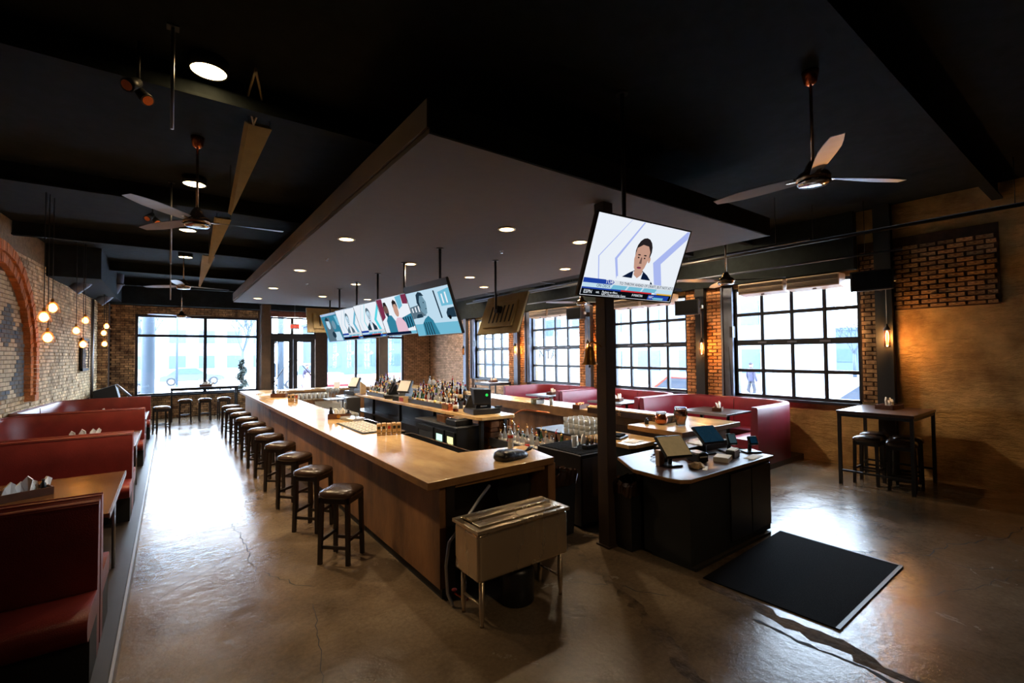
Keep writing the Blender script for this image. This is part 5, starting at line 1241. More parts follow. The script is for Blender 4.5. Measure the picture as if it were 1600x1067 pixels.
mk('bag_body', q, 'black_leather', t)
q = MB(); q.tube([(.16, -.05, .05), (.22, -.06, .09), (.29, -.04, .08), (.31, .0, .05), (.27, .04, .03), (.17, .05, .04)], .011, n=6); mk('strap', q, 'black_leather', t)
q = MB(); q.box(-.15, -.012, .088, .02, .012, .096); mk('zip', q, 'black_steel', t)
t = T('water_bottle', 'clear plastic water bottle with a red label on the bar return', 'bottle', (3.18, 4.34, ZB))
q = MB(); q.lathe([(.030, 0), (.033, .01), (.033, .05), (.030, .06), (.033, .075), (.033, .14), (.030, .165), (.016, .20), (.012, .205), (.012, .225)], n=18); mk('bottle_body', q, 'glass_white', t)
q = MB(); q.lathe([(.0335, .115), (.0335, .150)], n=18); mk('label', q, 'label_red', t)
q = MB(); q.lathe([(.0335, .150), (.0335, .165)], n=18); q.lathe([(.014, .212), (.014, .228), (0, .228)], n=12); mk('cap', q, 'white_plastic', t)

# bottles of the back bar
def bottle(kind, label, x, y, z, sc_, glass, fill, lab_m, capm, group, rz=0):
    t = T('liquor_bottle', label, 'bottle', (x, y, z), rz, group)
    P = {0: [(.036, 0), (.038, .01), (.038, .17), (.030, .20), (.014, .23), (.013, .29)], 1: [(.045, 0), (.047, .01), (.047, .13), (.040, .155), (.015, .18), (.014, .25)],
         2: [(.030, 0), (.033, .02), (.034, .19), (.020, .23), (.012, .26), (.012, .31)], 3: [(.05, 0), (.055, .03), (.05, .09), (.03, .14), (.014, .18), (.013, .24)], 4: [(.040, 0), (.040, .16), (.036, .175), (.013, .19), (.013, .24)]}[kind]
    P = [(a*sc_, b*sc_) for a, b in P]; q = MB(); q.lathe([(0, 0)]+P, n=12); mk('glass', q, glass, t)
    if fill:
        F = [(a*.86, b) for a, b in P if b < .15*sc_]; F = [(0, .004)]+F+[(F[-1][0], .15*sc_), (0, .15*sc_)]; q = MB(); q.lathe(F, n=10); mk('liquid', q, fill, t)
    q = MB(); r0 = P[1][0]+.001; q.lathe([(r0, .05*sc_), (r0, .12*sc_)], n=12); mk('label', q, lab_m, t)
    q = MB(); zt = P[-1][1]; q.lathe([(.017*sc_, zt-.02*sc_), (.017*sc_, zt+.01), (0, zt+.01)], n=10)
    if kind in (0, 2): q.tube([(0, 0, zt), (0, 0, zt+.03), (.02, .0, zt+.055)], .005, n=5)
    mk('cap', q, capm, t); return t
kinds = [('amber_glass', 'amber_liquid', 'label_white', 'label_black', 'amber whiskey'), ('glass_white', None, 'label_white', 'chrome', 'clear spirit'), ('bottle_dark', None, 'label_white', 'gold', 'dark glass'),
         ('bottle_green', None, 'gold', 'gold', 'green glass'), ('glass_white', 'amber_liquid', 'label_red', 'label_black', 'orange liqueur'), ('glass_white', None, 'gold', 'purple_cap', 'purple-capped clear'), ('brown_glass', 'bottle_dark', 'paper_tan', 'label_red', 'brown glass'), ('glass_white', 'amber_liquid', 'paper', 'gold', 'pale gold')]
rb = random.Random(21); protos = {}
for i, kd in enumerate(kinds):
    for k in range(2):
        pass
def place_bottles(n, ya, yb, rows, where, zoff=0):
    for i in range(n):
        j = i // rows; rr = i % rows; ki = rb.randrange(8); shp = rb.randrange(5); kd = kinds[ki]
        y = ya+(yb-ya)*(j+.5)/(math.ceil(n/rows))+rb.uniform(-.015, .015); x = 4.30+rr*(.50/rows)+rb.uniform(-.012, .012); z = 1.10+(.07*rr if rows > 1 else 0)
        key = (ki, shp); lb = '%s bottle in the crowd %s' % (kd[4], where); grp = '%s bottles %s' % (kd[4], where)
        sc_ = rb.uniform(.92, 1.12)
        if key in protos:
            o = dup(protos[key], (x, y, z), rb.uniform(0, 6), lb, grp); o.scale = (sc_,)*3
        else:
            protos[key] = bottle(shp, lb, x, y, z, 1.0, kd[0], kd[1], kd[2], kd[3], grp, rb.uniform(0, 6)); protos[key].scale = (sc_,)*3
# risers that the bottles stand on
for i, (y0, y1, lb) in enumerate(((7.75, 9.55, 'black stepped bottle riser right of the middle register'), (11.0, 12.2, 'black stepped bottle riser before the far register'))):
    t = T('bottle_riser', lb, 'riser', (4.26, y0, 1.10))
    for k in range(4):
        q = MB(); q.box(-.02+k*.125, 0, 0, .10+k*.125, y1-y0, .001+.07*k+.0005); mk('step', q, 'label_black', t)
    q = MB(); q.box(-.045, 0, 0, -.02, y1-y0, .085); mk('front_board', q, 'label_black', t)
place_bottles(64, 7.80, 9.50, 4, 'between the registers on the back bar')
place_bottles(44, 11.05, 12.15, 4, 'at the far end of the back bar')
# a few that stand in front
t = bottle(1, 'squat amber bottle beside the near register', 4.22, 7.45, 1.10, 1.1, 'amber_glass', 'amber_liquid', 'label_white', 'label_black', None)
t = bottle(0, 'tall dark wine bottle with a pale label beside the near register', 4.33, 7.30, 1.10, 1.0, 'bottle_dark', None, 'paper', 'label_black', None)
t = T('globe_bottle', 'gold shaker-like bottle topped with a clear globe among the bottles', 'bottle', (4.52, 8.95, 1.20))
q = MB(); q.lathe([(.06, 0), (.065, .05), (.05, .12), (.02, .17), (.035, .22), (.02, .26), (.02, .29)], n=16); mk('body', q, 'gold', t); q = MB(); q.lathe([(.02, .29), (.05, .32), (.06, .36), (.045, .40), (0, .42)], n=16); mk('globe', q, 'glass_white', t)
for i, (x, y, mt_, lb) in enumerate(((4.14, 9.62, 'paper_tan', 'white box of copper garnish picks at the end of the bottle riser'), (4.16, 7.62, 'copper', 'pair of copper mugs box beside the near bottle riser'))):
    t = T('garnish_box', lb, 'box', (x, y, 1.10)); q = MB(); q.box(0, 0, 0, .12, .26, .012); q.box(0, 0, .012, .01, .26, .12); q.box(.11, 0, .012, .12, .26, .12); q.box(.01, 0, .012, .11, .01, .12); q.box(.01, .25, .012, .11, .26, .12); mk('box_body', q, mt_, t)
    for k in range(5): q = MB(); q.cbox(-.006, .02+k*.045, .02, 0, .055+k*.045, .10, .003); mk('pick_card', q, 'label_red' if i == 0 else 'brass', t)
t = T('copper_rack', 'tall tan slatted rack of straws and sticks at the far end of the back bar', 'rack', (4.10, 12.35, 1.10))
for k in range(4): q = MB(); q.box(.0+k*.05, -.02+k*.04, 0, .035+k*.05, .05+k*.04, .34-.03*k); mk('slat', q, 'paper_tan', t)
q = MB(); q.box(-.02, -.05, 0, .22, .22, .012); mk('base', q, 'caddy_wood', t)

def register(label, x, y, z, rz, s=1.0, screen='display_blue', paper_=False, led=False):
    t = T('cash_register', label, 'register', (x, y, z), rz); t.scale = (s, s, s)
    q = MB(); q.cbox(-.21, -.20, 0, .21, .22, .10, .008); mk('cash_drawer', q, 'plastic_black', t)
    q = MB(); q.add([(-.10, -.12, .10), (.10, -.12, .10), (.10, .16, .10), (-.10, .16, .10), (-.08, -.02, .30), (.08, -.02, .30), (.08, .08, .34), (-.08, .08, .34)], [(3,2,1,0),(4,5,6,7),(0,1,5,4),(1,2,6,5),(2,3,7,6),(3,0,4,7)]); mk('pedestal', q, 'plastic_black', t)
    m4 = Matrix.Translation((0, -.02, .30)) @ Matrix.Rotation(-.45, 4, 'X')
    q = MB(); q.cbox(-.19, -.03, -.14, .19, .035, .15, .012).xform(m4); mk('monitor', q, 'plastic_black', t)
    q = MB(); q.box(-.165, -.034, -.115, .165, -.029, .125).xform(m4); mk('display', q, 'paper' if paper_ else screen, t)
    q = MB(); q.cbox(-.07, .06, .10, .07, .12, .36, .01); mk('customer_display', q, 'plastic_black', t)
    q = MB(); q.box(-.04, .121, .15, .03, .124, .165); mk('rating_label', q, 'white_plastic', t)
    if led:
        q = MB(); q.lathe([(.020, 0), (.028, .001), (.028, .003), (.020, .002)], n=20); q.xform(Matrix.Translation((.05, .037, .29)) @ Matrix.Rotation(-PI/2, 4, 'X')); mk('logo_light', q, 'led_green', t)
    return t
# near register shows its back to the camera
t = T('cash_register', 'big black cash register with a green light at the near end of the back bar', 'register', (4.42, 6.98, 1.10), -.15)
q = MB(); q.cbox(-.20, -.24, 0, .32, .22, .10, .01); mk('cash_drawer', q, 'plastic_black', t)
q = MB(); q.add([(-.10, -.10, .10), (.20, -.10, .10), (.20, .14, .10), (-.10, .14, .10), (-.04, -.14, .40), (.12, -.14, .40), (.12, -.02, .40), (-.04, -.02, .40)], [(3,2,1,0),(4,5,6,7),(0,1,5,4),(1,2,6,5),(2,3,7,6),(3,0,4,7)]); mk('pedestal', q, 'plastic_black', t)
q = MB(); q.add([(-.14, -.16, .18), (.16, -.18, .16), (.16, -.10, .14), (-.14, -.08, .16), (-.16, -.15, .44), (.17, -.17, .42), (.17, .02, .44), (-.16, .04, .46)], [(3,2,1,0),(4,5,6,7),(0,1,5,4),(1,2,6,5),(2,3,7,6),(3,0,4,7)]); mk('monitor', q, 'plastic_black', t, bevel=.01)
q = MB(); q.lathe([(.018, 0), (.026, 0), (.026, .004), (.018, .004)], n=20); q.xform(Matrix.Translation((.08, -.172, .33)) @ Matrix.Rotation(PI/2, 4, 'X')); mk('logo_light', q, 'led_green', t)
q = MB(); q.box(-.02, -.135, .125, .10, -.125, .145); mk('rating_label', q, 'white_plastic', t)
q = MB(); q.add([(-.17, .10, .10), (-.10, .02, .10), (-.06, .10, .10), (-.22, .12, .10), (-.14, .06, .32), (-.12, .04, .32), (-.08, .10, .32), (-.15, .12, .32)], [(3,2,1,0),(4,5,6,7),(0,1,5,4),(1,2,6,5),(2,3,7,6),(3,0,4,7)]); mk('side_panel', q, 'tv_back_dark', t)
q = MB(); q.tube([(.30, -.1, .11), (.36, -.2, .12), (.30, -.25, .11), (.2, -.24, .12)], .012); mk('cable', q, 'rubber', t)
register('black cash register with a lit white display in the middle of the back bar', 4.38, 10.05, 1.10, -PI/2+.3, 1.05, paper_=True)
register('low black cash register with its screen turned aside, beyond the middle one', 4.36, 10.75, 1.10, -PI/2-.5, .9, screen='display_grey')
register('far black cash register at the end of the island with a white receipt screen', 4.2, 13.1, 1.05, -PI/2+.3, 1.1, paper_=True)

# glasses
def tumbler(name, label, x, y, z, r=.04, h=.12, mt='clear_glass', group=None, taper=.8):
    t = T(name, label, 'glass', (x, y, z), 0, group); q = MB(); q.lathe([(0, .006), (r*taper, .0), (r*taper, .006), (r, h), (r*.93, h), (r*taper*.9, .012), (0, .012)], n=12); mk('glass_body', q, mt, t); return t
g0 = tumbler('upturned_glass', 'clear tumbler in the crowd behind the left bar run', 2.70, 9.2, .87, .042, .13, 'glass_white', 'clear tumblers crowded behind the left bar run')
for o_ in [(2.70+.095*i, 9.2+.10*j) for i in range(4) for j in range(13)][1:]: dup(g0, (o_[0]+random.uniform(-.01, .01), o_[1], .87+random.choice((0, 0, .135)) if False else .87))
t = T('glass_rack', 'low steel shelf that carries the crowd of clear tumblers', 'rack', (2.64, 9.12, .862)); q = MB(); q.box(0, 0, 0, .42, 1.35, .008); mk('shelf', q, 'alu', t)
t = T('bus_tub', 'white translucent tub of glassware behind the left bar run', 'tub', (2.74, 10.75, .862)); q = MB()
q.add([(0, 0, 0), (.34, 0, 0), (.34, .6, 0), (0, .6, 0), (-.03, -.03, .22), (.37, -.03, .22), (.37, .63, .22), (-.03, .63, .22)], [(3,2,1,0),(0,1,5,4),(1,2,6,5),(2,3,7,6),(3,0,4,7)]); mk('tub_body', q, 'glass_white', t)
w0 = T('wine_glass', 'tall-stemmed clear glass standing upright near the steel cabinet', 'glass', (3.25, 12.0, 1.06), 0, 'stemmed glasses at the far ice well')
q = MB(); q.lathe([(.035, 0), (.035, .004), (.006, .012), (.005, .12), (.02, .14), (.04, .18), (.042, .22), (.035, .26), (.033, .26), (.038, .22), (.036, .185), (0, .145)], n=14); mk('glass_body', q, 'glass_white', w0)
for k in range(1, 5): dup(w0, (3.25+.10*(k % 3), 12.0+.14*(k//3)+.07*k, 1.06))
t = T('glass_shelf', 'small steel stand holding the stemmed glasses', 'stand', (3.15, 11.9, 0)); q = MB(); q.box(0, 0, 1.03, .4, .5, 1.055); q.box(.02, .02, 0, .05, .05, 1.03); q.box(.35, .45, 0, .38, .48, 1.03); q.box(.02, .45, 0, .05, .48, 1.03); q.box(.35, .02, 0, .38, .05, 1.03); mk('stand_frame', q, 'alu', t)
# row of hanging pint glasses before the rear counter
p0 = tumbler('pint_glass', 'clear pint glass lined up on the shelf under the rear counter', 3.2, 15.6, .80, .05, .17, 'glass_white', 'pint glasses under the rear counter')
for i in range(8):
    for j in range(2):
        if i or j: dup(p0, (3.2+.125*i, 15.6-.12*j, .80))
t = T('glass_shelf', 'low steel shelf with pint glasses under the rear counter', 'shelf', (3.0, 15.35, 0)); q = MB(); q.box(0, 0, .77, 1.6, .5, .795); q.box(.0, 0, 0, .04, .04, .77); q.box(1.56, 0, 0, 1.6, .04, .77); q.box(1.56, .46, 0, 1.6, .5, .77); q.box(0, .46, 0, .04, .5, .77); mk('shelf_frame', q, 'stainless', t)
paper('small white card holder on the rear counter', 4.6, 16.3, ZB, .2, .02, 0, h=.18)

# right side of the island: speed rail, stacked glasses, copper tap
t = T('speed_rail', 'steel bottle well with a glass-fronted speed rail inside the right run', 'rail', (4.42, 5.10, 0))
q = MB(); q.box(.0, 0, .58, .60, 1.55, .60); q.box(0, 0, .60, .02, 1.55, .72); q.box(.58, 0, .60, .60, 1.55, .74); q.box(.28, 0, .60, .30, 1.55, .74); mk('well', q, 'alu', t)
for a in (.02, .54):
    for b in (.03, 1.48): q = MB(); q.box(a, b, 0, a+.035, b+.035, .58); mk('leg', q, 'stainless', t)
for i in range(24):
    ki = [1, 7, 4, 3, 1, 6, 7, 1][i % 8]; kd = kinds[ki]; x = 4.42+.15+(i % 2)*.29; y = 5.18+(i//2)*.122; lb = '%s bottle with a pourer standing in the steel speed rail' % kd[4]; grp = '%s bottles in the speed rail' % kd[4]; key = (ki, [0, 4, 2][i % 3])
    if key in protos: o = dup(protos[key], (x, y, .60), rb.uniform(0, 6), lb, grp); o.scale = (1, 1, 1)
    else: protos[key] = bottle(key[1], lb, x, y, .60, 1.0, kd[0], kd[1], kd[2], kd[3], grp)
t = T('copper_tap', 'copper pipe arching over the speed rail with a yellow nozzle', 'tap', (5.05, 6.85, .0))
q = MB(); q.tube([(0, 0, .55), (0, 0, .95), (.03, -.03, 1.04), (.12, -.10, 1.10), (.22, -.18, 1.12), (.55, -.45, 1.06)], .012, n=8); mk('pipe', q, 'copper', t)
q = MB(); q.rod((0, 0, .86), (0, 0, .93), .02); mk('collar', q, 'gold', t); q = MB(); q.box(-.05, -.05, 0, .05, .05, .55); mk('pipe_box', q, 'black_steel', t)
t = T('glass_counter', 'narrow steel shelf that carries the stacked glasses', 'shelf', (5.15, 5.0, 0)); q = MB(); q.box(0, 0, .82, .62, 1.3, .85); q.box(.02, .02, 0, .06, .06, .82); q.box(.56, 1.22, 0, .6, 1.26, .82); q.box(.02, 1.22, 0, .06, 1.26, .82); q.box(.56, .02, 0, .6, .06, .82); mk('shelf_frame', q, 'black_steel', t)
sg = None
for i in range(5):
    for j in range(4):
        for k in range(3):
            x, y, z = 5.22+.11*j, 5.10+.12*i, .85+.085*k
            if sg is None: sg = tumbler('stacked_glass', 'clear rocks glass in the tall stack beside the black post', x, y, z, .045, .08, 'glass_white', 'stacked rocks glasses beside the black post')
            else: dup(sg, (x, y, z))
tumbler('mixing_glass', 'single clear mixing glass on the rubber mat of the dark cabinet', 4.28, 4.42, .912, .042, .15, 'glass_white')
napkins('white napkins fanned on the rubber mat of the dark cabinet', 4.44, 4.55, .912, .3, 4, 1.2, .12, 5)
t = T('bar_tools', 'black caddy of bar spoons and steel tools on the dark cabinet', 'caddy', (4.40, 4.26, .912))
q = MB(); q.cbox(-.10, -.05, 0, .12, .05, .05, .006); mk('tray', q, 'plastic_black', t)
for k in range(7): q = MB(); q.rod((-.08+.03*k, -.01+.01*(k % 3), .05), (-.085+.032*k, -.01, .16+.01*(k % 3)), .009, .006, n=6); mk('tool', q, ['alu', 'plastic_black', 'brushed', 'alu', 'copper', 'plastic_black', 'alu'][k], t)
# right run items
t = T('copper_mug_bowl', 'round copper bowl mug with a glass rim on the right bar return', 'mug', (5.98, 4.30, ZB))
q = MB(); q.lathe([(.05, 0), (.085, .03), (.095, .08), (.085, .13), (.075, .16), (.070, .16), (.08, .08), (.06, .02), (0, .02)], n=20); mk('bowl', q, 'copper_clear', t)
q = MB(); q.lathe([(.076, .16), (.074, .19)], n=20); mk('glass_rim', q, 'glass_white', t)
t = T('copper_pitcher', 'tall clear and copper pitcher with a handle on the right bar return', 'pitcher', (6.12, 4.06, ZB))
q = MB(); q.lathe([(.06, 0), (.07, .01), (.072, .06), (.095, .13), (.10, .19), (.088, .25), (.085, .27)], n=20); mk('glass_body', q, 'clear_glass', t)
q = MB(); q.lathe([(0, .02), (.055, .02), (.06, .06), (.082, .13), (.085, .19), (.07, .24), (0, .24)], n=18); mk('copper_fill', q, 'copper_clear', t)
q = MB(); q.tube([(-.09, 0, .23), (-.14, 0, .22), (-.15, 0, .16), (-.12, 0, .10), (-.085, 0, .09)], .010); mk('handle', q, 'clear_glass', t)
shaker('small black shaker in front of the copper mug', 5.84, 4.46, ZB, h=.09, r=.03)
caddy('dark wooden caddy with copper cups on the right bar run, left of the post', 6.53, 6.55, ZB, .2, .34, .17, .08)
for k in range(3):
    t = T('copper_cup', '%s little copper cup in the caddy on the right bar run' % ['left', 'middle', 'right'][k], 'cup', (6.44+.085*k, 6.56+.017*k, ZB+.011)); q = MB(); q.lathe([(0, .0), (.03, 0), (.035, .10), (.031, .10), (.027, .01), (0, .01)], n=14); mk('cup', q, 'copper', t)
t = T('menu_tin', 'open tin box of small cards on the right bar run', 'box', (6.42, 7.75, ZB), .15)
q = MB(); q.box(-.13, -.08, 0, .13, .08, .01); q.box(-.13, -.08, .01, -.12, .08, .12); q.box(.12, -.08, .01, .13, .08, .12); q.box(-.12, -.08, .01, .12, -.07, .12); q.box(-.12, .07, .01, .12, .08, .12); mk('tin_body', q, 'clear_glass', t)
for k in range(5): q = MB(); q.box(-.10+.045*k, -.05, .01, -.07+.045*k, .05, .11); mk('card_pack', q, ['pale_wood', 'label_black', 'stone', 'pale_wood', 'label_black'][k], t)
t = T('straw_glass', 'clear glass full of black straws on the right bar run', 'glass', (6.43, 7.32, ZB)); q = MB(); q.lathe([(.035, 0), (.042, .13), (.038, .13), (.032, .008), (0, .008)], n=14); mk('glass_body', q, 'glass_white', t)
for k in range(7): a = k*.9; q = MB(); q.rod((.012*math.cos(a), .012*math.sin(a), .01), (.035*math.cos(a), .035*math.sin(a), .19), .004, n=5); mk('straw', q, 'label_black', t)
t = T('black_canister', 'short black canister on the near end of the back bar', 'canister', (4.70, 6.78, 1.10)); q = MB(); q.lathe([(.035, 0), (.04, .12), (.036, .125), (0, .125)], n=14); mk('canister_body', q, 'plastic_black', t)
paper('white receipt slips on the near end of the back bar', 4.62, 6.62, 1.10, .14, .09, .2)
# tables on both sides
def set_table(x, y, z, lab, rz=.3, s=1.0, wood='caddy_wood'):
    caddy('dark caddy on the '+lab, x, y, z, rz, .36*s, .20*s, .07)
    napkins('white folded napkins standing in the caddy of the '+lab, x+.03, y, z+.01, rz, 5, 1.25*s, .17, int(x*10+y) % 50)
set_table(-1.12, 6.25, .85, 'second left booth table', .4, 1.15)
set_table(-1.10, 9.9, .85, 'left booth table beside the arch')
set_table(-1.12, 13.5, .85, 'last left booth table')
set_table(-.85, 17.0, .86, 'small table past the left booths')
shaker('black pepper bottle in the caddy of the second left booth table', -.97, 6.29, .86, h=.13)
set_table(9.12, 5.18, .93, 'nearest right booth table', .4, .9)
set_table(9.15, 7.85, .93, 'middle right booth table', .4, .9)
set_table(9.15, 10.4, .93, 'farthest right booth table', .4, .9)
set_table(9.58, 2.45, 1.18, 'corner pub table', -.1, 1.2)
set_table(9.5, 14.0, 1.12, 'small tall table by the farthest window', .2, .9)
set_table(1.0, 19.2, 1.12, 'long storefront table', 0, 1.0)

# ------------------------------------------------------------------ outside
q = MB(); q.box(-60, 20.82, -.25, 80, 120, -.12); q.box(10.52, -50, -.25, 90, 20.8, -.12); S('ground', q, 'street')
q = MB(); q.box(-20, 20.82, -.12, 14, 24.5, -.02); q.box(10.52, -10, -.12, 14.0, 20.8, -.02); S('pavement', q, 'pavement')
def building(label, x0, y0, x1, y1, h, face, nx, nz, mt='far_wall_pale', wz0=1.0, wh=1.4):
    t = T('street_building', label, 'building', ((x0+x1)/2, (y0+y1)/2, -.12)); X, Y = (x1-x0)/2, (y1-y0)/2
    q = MB(); q.box(-X, -Y, 0, X, Y, h); mk('walls', q, mt, t)
    q = MB(); q.box(-X-.2, -Y-.2, h, X+.2, Y+.2, h+.3); mk('roof_edge', q, 'far_wall_blue', t)
    L_ = (x1-x0) if face == 'y' else (y1-y0)
    for i in range(nx):
        for j in range(nz):
            c = -L_/2+L_*(i+.5)/nx; w_ = L_/nx*.28; z0 = wz0+j*2.8; q = MB()
            if face == 'y': q.box(c-w_, -Y-.06, z0, c+w_, -Y, z0+wh)
            else: q.box(-X-.06, c-w_, z0, -X, c+w_, z0+wh)
            mk('window', q, 'far_window', t)
building('pale building across the street seen through the storefront', -14, 62, 10, 72, 9, 'y', 9, 3)
building('low building across the junction seen through the door panes', 14, 55, 34, 65, 6, 'y', 8, 2, 'far_wall_blue')
building('shop building across the side street behind the lettered van', 27, 12, 36, 42, 6.5, 'x', 9, 2)
building('low pale building far down the side street beyond the nearest window', 60, -6, 68, 34, 4.5, 'x', 12, 1, 'far_wall_blue')
def car(label, x, y, rz, mt, L=4.4, H=1.42, Wd=1.75, van=False, base=-.12):
    t = T('parked_van' if van else 'parked_car', label, 'van' if van else 'car', (x, y, base), rz)
    if van: prof = [(-L/2, .35), (-L/2, H*.98), (-L/2+.1, H), (L*.22, H), (L*.30, H*.92), (L*.38, H*.55), (L/2, H*.45), (L/2, .35)]
    else: prof = [(-L/2, .35), (-L/2+.05, .75), (-L/2+.5, .86), (-L*.24, H*.98), (L*.05, H), (L*.22, .92), (L/2-.2, .78), (L/2, .6), (L/2, .35)]
    q = MB(); n = len(prof); vs = [(a, -Wd/2, b) for a, b in prof]+[(a, Wd/2, b) for a, b in prof]
    q.add(vs, [tuple(range(n)), tuple(range(2*n-1, n-1, -1))]+[(i, n+i, n+(i+1) % n, (i+1) % n) for i in range(n)]); mk('car_body', q, mt, t, bevel=.05)
    for s_ in (-1, 1):
        if van: q = MB(); q.box(L*.12, s_*(Wd/2+.012)-.01, H*.58, L*.30, s_*(Wd/2+.012)+.01, H*.88); mk('side_window', q, 'far_window', t)
        else:
            q = MB(); yy = s_*(Wd/2+.012); q.flat([(-L*.22, yy, .92), (L*.17, yy, .92), (L*.04, yy, H*.94), (-L*.19, yy, H*.94)]); q.flat([(-L*.22, yy+.002*s_, .92), (-L*.19, yy+.002*s_, H*.94), (L*.04, yy+.002*s_, H*.94), (L*.17, yy+.002*s_, .92)]); mk('side_window', q, 'far_window', t)
        for a in (-L*.32, L*.32):
            q = MB(); q.rod((a, s_*(Wd/2-.18), .32), (a, s_*(Wd/2+.02), .32), .32, n=20); wh_ = mk('wheel', q, 'tire', t)
            q = MB(); q.rod((a, s_*(Wd/2+.0), .32), (a, s_*(Wd/2+.035), .32), .19, n=12); mk('hub_cap', q, 'alu', wh_)
    return t
car('red car parked along the kerb outside the third window', 14.9, 9.6, PI/2, 'car_red', 4.6, 1.45)
vn = car('white delivery van with blue lettering outside the second window', 15.0, 16.4, PI/2, 'car_white', 5.6, 2.95, 2.0, van=True)
text('lettering', 'CINTAS', .62, 'sign_blue', vn, (.95, 1.03, 2.02), rot=(PI/2, 0, PI), ext=.004)
car('white pickup-like car outside the nearest right window', 15.2, 4.0, PI/2, 'car_white', 4.8, 1.5)
car('grey car passing beyond the left storefront pane', -3.0, 38.0, 0, 'car_grey')
car('white car beyond the right door pane', 8.0, 36.0, .2, 'car_white', 4.8, 1.7)
car('small red car low in the right door pane', 7.0, 27.5, PI/2, 'car_red', 3.8, 1.3)
car('silver car beyond the middle of the storefront', 1.5, 46.0, 0, 'car_grey')
def pole(label, x, y, h, r, mt='pole_grey'):
    t = T('street_pole', label, 'pole', (x, y, -.12)); q = MB(); q.rod((0, 0, 0), (0, 0, h), r, r*.8, n=14); mk('shaft', q, mt, t); q = MB(); q.lathe([(r*1.6, 0), (r*1.6, .12), (r*1.1, .3), (r, .32)], n=14); mk('foot', q, mt, t); return t
pole('thick pale blue pole outside the left storefront pane', -.72, 24.2, 9, .24)
pole('slim lamp post far beyond the left storefront pane', .4, 40, 7, .08)
t = pole('signal pole with a walk signal seen through the left door pane', 4.55, 26, 5.5, .17)
q = MB(); q.box(-.75, -.12, 2.9, -.2, .12, 3.4); mk('signal_box', q, 'tire', t); q = MB(); q.box(-.68, -.13, 2.98, -.45, -.12, 3.32); mk('signal_light', q, 'exit_red', t); q = MB(); q.box(-.6, -.1, 1.2, -.22, .1, 1.9); mk('control_box', q, 'pole_grey', t)
t = T('topiary_shrub', 'spiral-clipped evergreen shrub outside the storefront', 'shrub', (2.42, 22.2, -.02))
q = MB(); q.lathe([(.22, 0), (.26, .35), (.24, .36), (0, .34)], n=16); mk('pot', q, 'far_wall_blue', t)
q = MB(); q.rod((0, 0, .3), (0, 0, 1.9), .025); mk('stem', q, 'post_brown', t)
r = random.Random(9); q = MB()
for i in range(900):
    u = r.random(); a = u*18+r.uniform(-.5, .5); rad = .30*(1-u*.72); z = .55+u*1.45; c = Vector((rad*.55*math.cos(a)+r.gauss(0, rad*.30), rad*.55*math.sin(a)+r.gauss(0, rad*.30), z+r.gauss(0, .05)))
    d1 = Vector((r.uniform(-1, 1), r.uniform(-1, 1), r.uniform(-1, 1))).normalized()*.04; d2 = d1.orthogonal().normalized()*.03; q.add([c-d1-d2, c+d1-d2, c+d1+d2, c-d1+d2], [(0, 1, 2, 3)])
lf = mk('foliage', q, 'leaf', t); lf['kind'] = 'stuff'
def patio_chair(label, x, y, rz):
    t = T('patio_chair', label, 'chair', (x, y, -.02), rz)
    q = MB(); q.box(-.24, -.24, .42, .24, .24, .46); mk('seat', q, 'pole_grey', t)
    for a in (-1, 1):
        for b in (-1, 1): q = MB(); q.rod((a*.22, b*.22, 0), (a*.22, b*.22, .44 if b < 0 else .92), .018); mk('leg', q, 'pole_grey', t)
    for k in range(7): q = MB(); q.box(-.2+k*.062, .21, .5, -.17+k*.062, .23, .9); mk('back_slat', q, 'pole_grey', t)
patio_chair('left metal patio chair outside the storefront', 1.45, 22.0, 0); patio_chair('metal patio chair closer to the clipped shrub outside', 1.95, 22.6, .3)
for i, x in enumerate((-.2, .4, 1.0)):
    t = T('railing_panel', ['left', 'middle', 'right'][i]+' low slatted patio railing panel outside the storefront glass', 'railing', (x, 21.4, -.02))
    q = MB(); q.box(0, 0, .82, .52, .03, .86); q.box(0, 0, .1, .52, .03, .13); q.box(0, 0, 0, .03, .03, .86); q.box(.49, 0, 0, .52, .03, .86); mk('rail', q, 'pole_grey', t)
    for k in range(8): q = MB(); q.box(.02+k*.066, .005, .13, .04+k*.066, .025, .82); mk('slat', q, 'pole_grey', t)
# bare winter trees down the street
def tree(label, x, y, h, seed):
    t = T('bare_tree', label, 'tree', (x, y, -.12)); r = random.Random(seed); q = MB(); b = MB()
    q.rod((0, 0, 0), (0, 0, h*.4), .16, .11); 
    def br(p, d, ln, rad, lv):
        e = p+d*ln; b.rod(p, e, rad, rad*.6, n=5, cap=False)
        if lv > 0:
            for k in range(3): nd_ = (d+Vector((r.uniform(-.7, .7), r.uniform(-.7, .7), r.uniform(-.1, .6)))).normalized(); br(e, nd_, ln*.72, rad*.6, lv-1)
    for k in range(4): br(Vector((0, 0, h*.38)), Vector((r.uniform(-.6, .6), r.uniform(-.6, .6), 1)).normalized(), h*.2, .08, 4)
    mk('trunk', q, 'pole_grey', t); o = mk('branches', b, 'pole_grey', t); o['kind'] = 'stuff'
for i, (x, y, h, lb) in enumerate(((5.5, 50, 7, 'bare tree across the street behind the clipped shrub'), (-1.5, 54, 8, 'bare tree across the street at the storefront left pane'), (12, 48, 8, 'bare tree beyond the white car at the right door pane'), (44, 22, 6, 'leafless tree far down the side street beyond the nearest window'), (46, 14, 5, 'second leafless tree far down the side street'))): tree(lb, x, y, h, i)
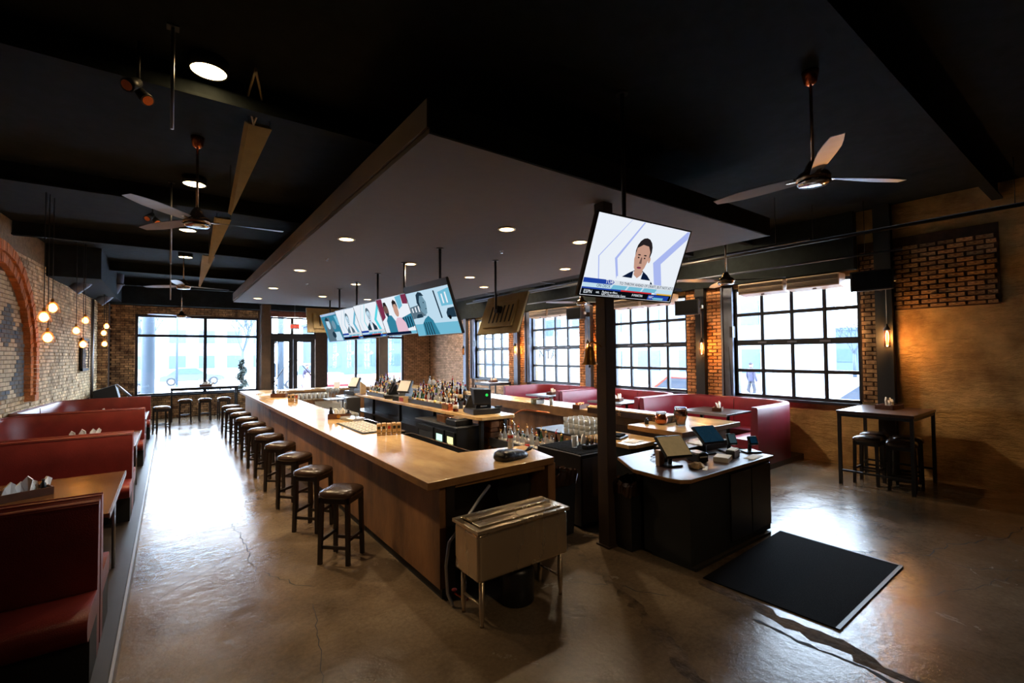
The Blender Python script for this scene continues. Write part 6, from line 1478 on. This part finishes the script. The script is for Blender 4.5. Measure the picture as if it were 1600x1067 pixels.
# pedestrian in a purple-blue jacket seen through the nearest roll-up window and one by the door
def person(label, x, y, rz, s=1.0):
    t = T('person', label, 'person', (x, y, -.12), rz)
    def skin(name, vs, es, rad, mt_, lvl=2):
        me = bpy.data.meshes.new(name); me.from_pydata(vs, es, []); o = bpy.data.objects.new(name, me); COL.objects.link(o); me.materials.append(M[mt_])
        o.modifiers.new('skin', 'SKIN'); 
        sv = me.skin_vertices[0].data if me.skin_vertices else None
        return o
    J = [((0, 0, .95), .13), ((0, 0, 1.15), .125), ((0, 0, 1.36), .15), ((0, 0, 1.48), .07), ((0, -.01, 1.56), .06)]
    q = MB(); q.lathe([(0, .84), (.15, .86), (.165, .95), (.15, 1.10), (.185, 1.30), (.19, 1.40), (.12, 1.47), (.055, 1.50), (.05, 1.56), (.0, 1.57)], n=18, sy=.68)
    for s_ in (-1, 1):
        q.tube([(s_*.17, 0, 1.41), (s_*.225, .01, 1.26), (s_*.25, .02, 1.12), (s_*.25, -.04, .98), (s_*.24, -.08, .88)], .052, n=10)
    mk('coat', q, 'jacket', t)
    q = MB()
    for s_, dy in ((-1, .10), (1, -.10)): q.tube([(s_*.085, 0, .90), (s_*.09, -dy*.4, .66), (s_*.09, -dy, .47), (s_*.085, -dy*.6, .28), (s_*.085, dy*.4, .08)], .075, n=10)
    mk('trousers', q, 'trousers', t)
    q = MB()
    for s_, dy in ((-1, .10), (1, -.10)): q.cbox(s_*.085-.045, dy*.4-.17, 0, s_*.085+.045, dy*.4+.08, .09, .03)
    mk('shoes', q, 'tire', t)
    q = MB(); q.lathe([(.0, 1.50), (.045, 1.505), (.07, 1.55), (.082, 1.62), (.08, 1.68), (.05, 1.74), (0, 1.755)], n=16, sy=1.12); q.lathe([(0, 1.60), (.016, 1.61), (.0, 1.65)], (0, -.09, 0), n=6)
    for s_ in (-1, 1):
        q.lathe([(0, -.03), (.012, -.01), (.012, .01), (0, .03)], (s_*.083, 0, 1.64), n=6)
        q.tube([(s_*.24, -.08, .88), (s_*.238, -.09, .82)], .035, n=8)
        for k in range(4): q.tube([(s_*.238, -.115+k*.018, .83), (s_*.237, -.118+k*.018, .785-.004*abs(k-1.5)), (s_*.230, -.116+k*.018, .755)], .0085, n=5)
        q.tube([(s_*.23, -.125, .85), (s_*.225, -.15, .82), (s_*.222, -.15, .795)], .0095, n=5)
    mk('head_and_hands', q, 'skin', t)
    q = MB(); q.lathe([(.084, 1.645), (.09, 1.69), (.07, 1.745), (0, 1.775)], (0, .012, 0), n=16, sy=1.12); mk('hair', q, 'trousers', t)
    t.scale = (s, s, s); return t
person('person in a purple-blue coat walking beyond the nearest roll-up window', 22.0, 10.8, 1.2)
person('person in a dark coat standing beyond the right door pane', 6.6, 29.5, .4)
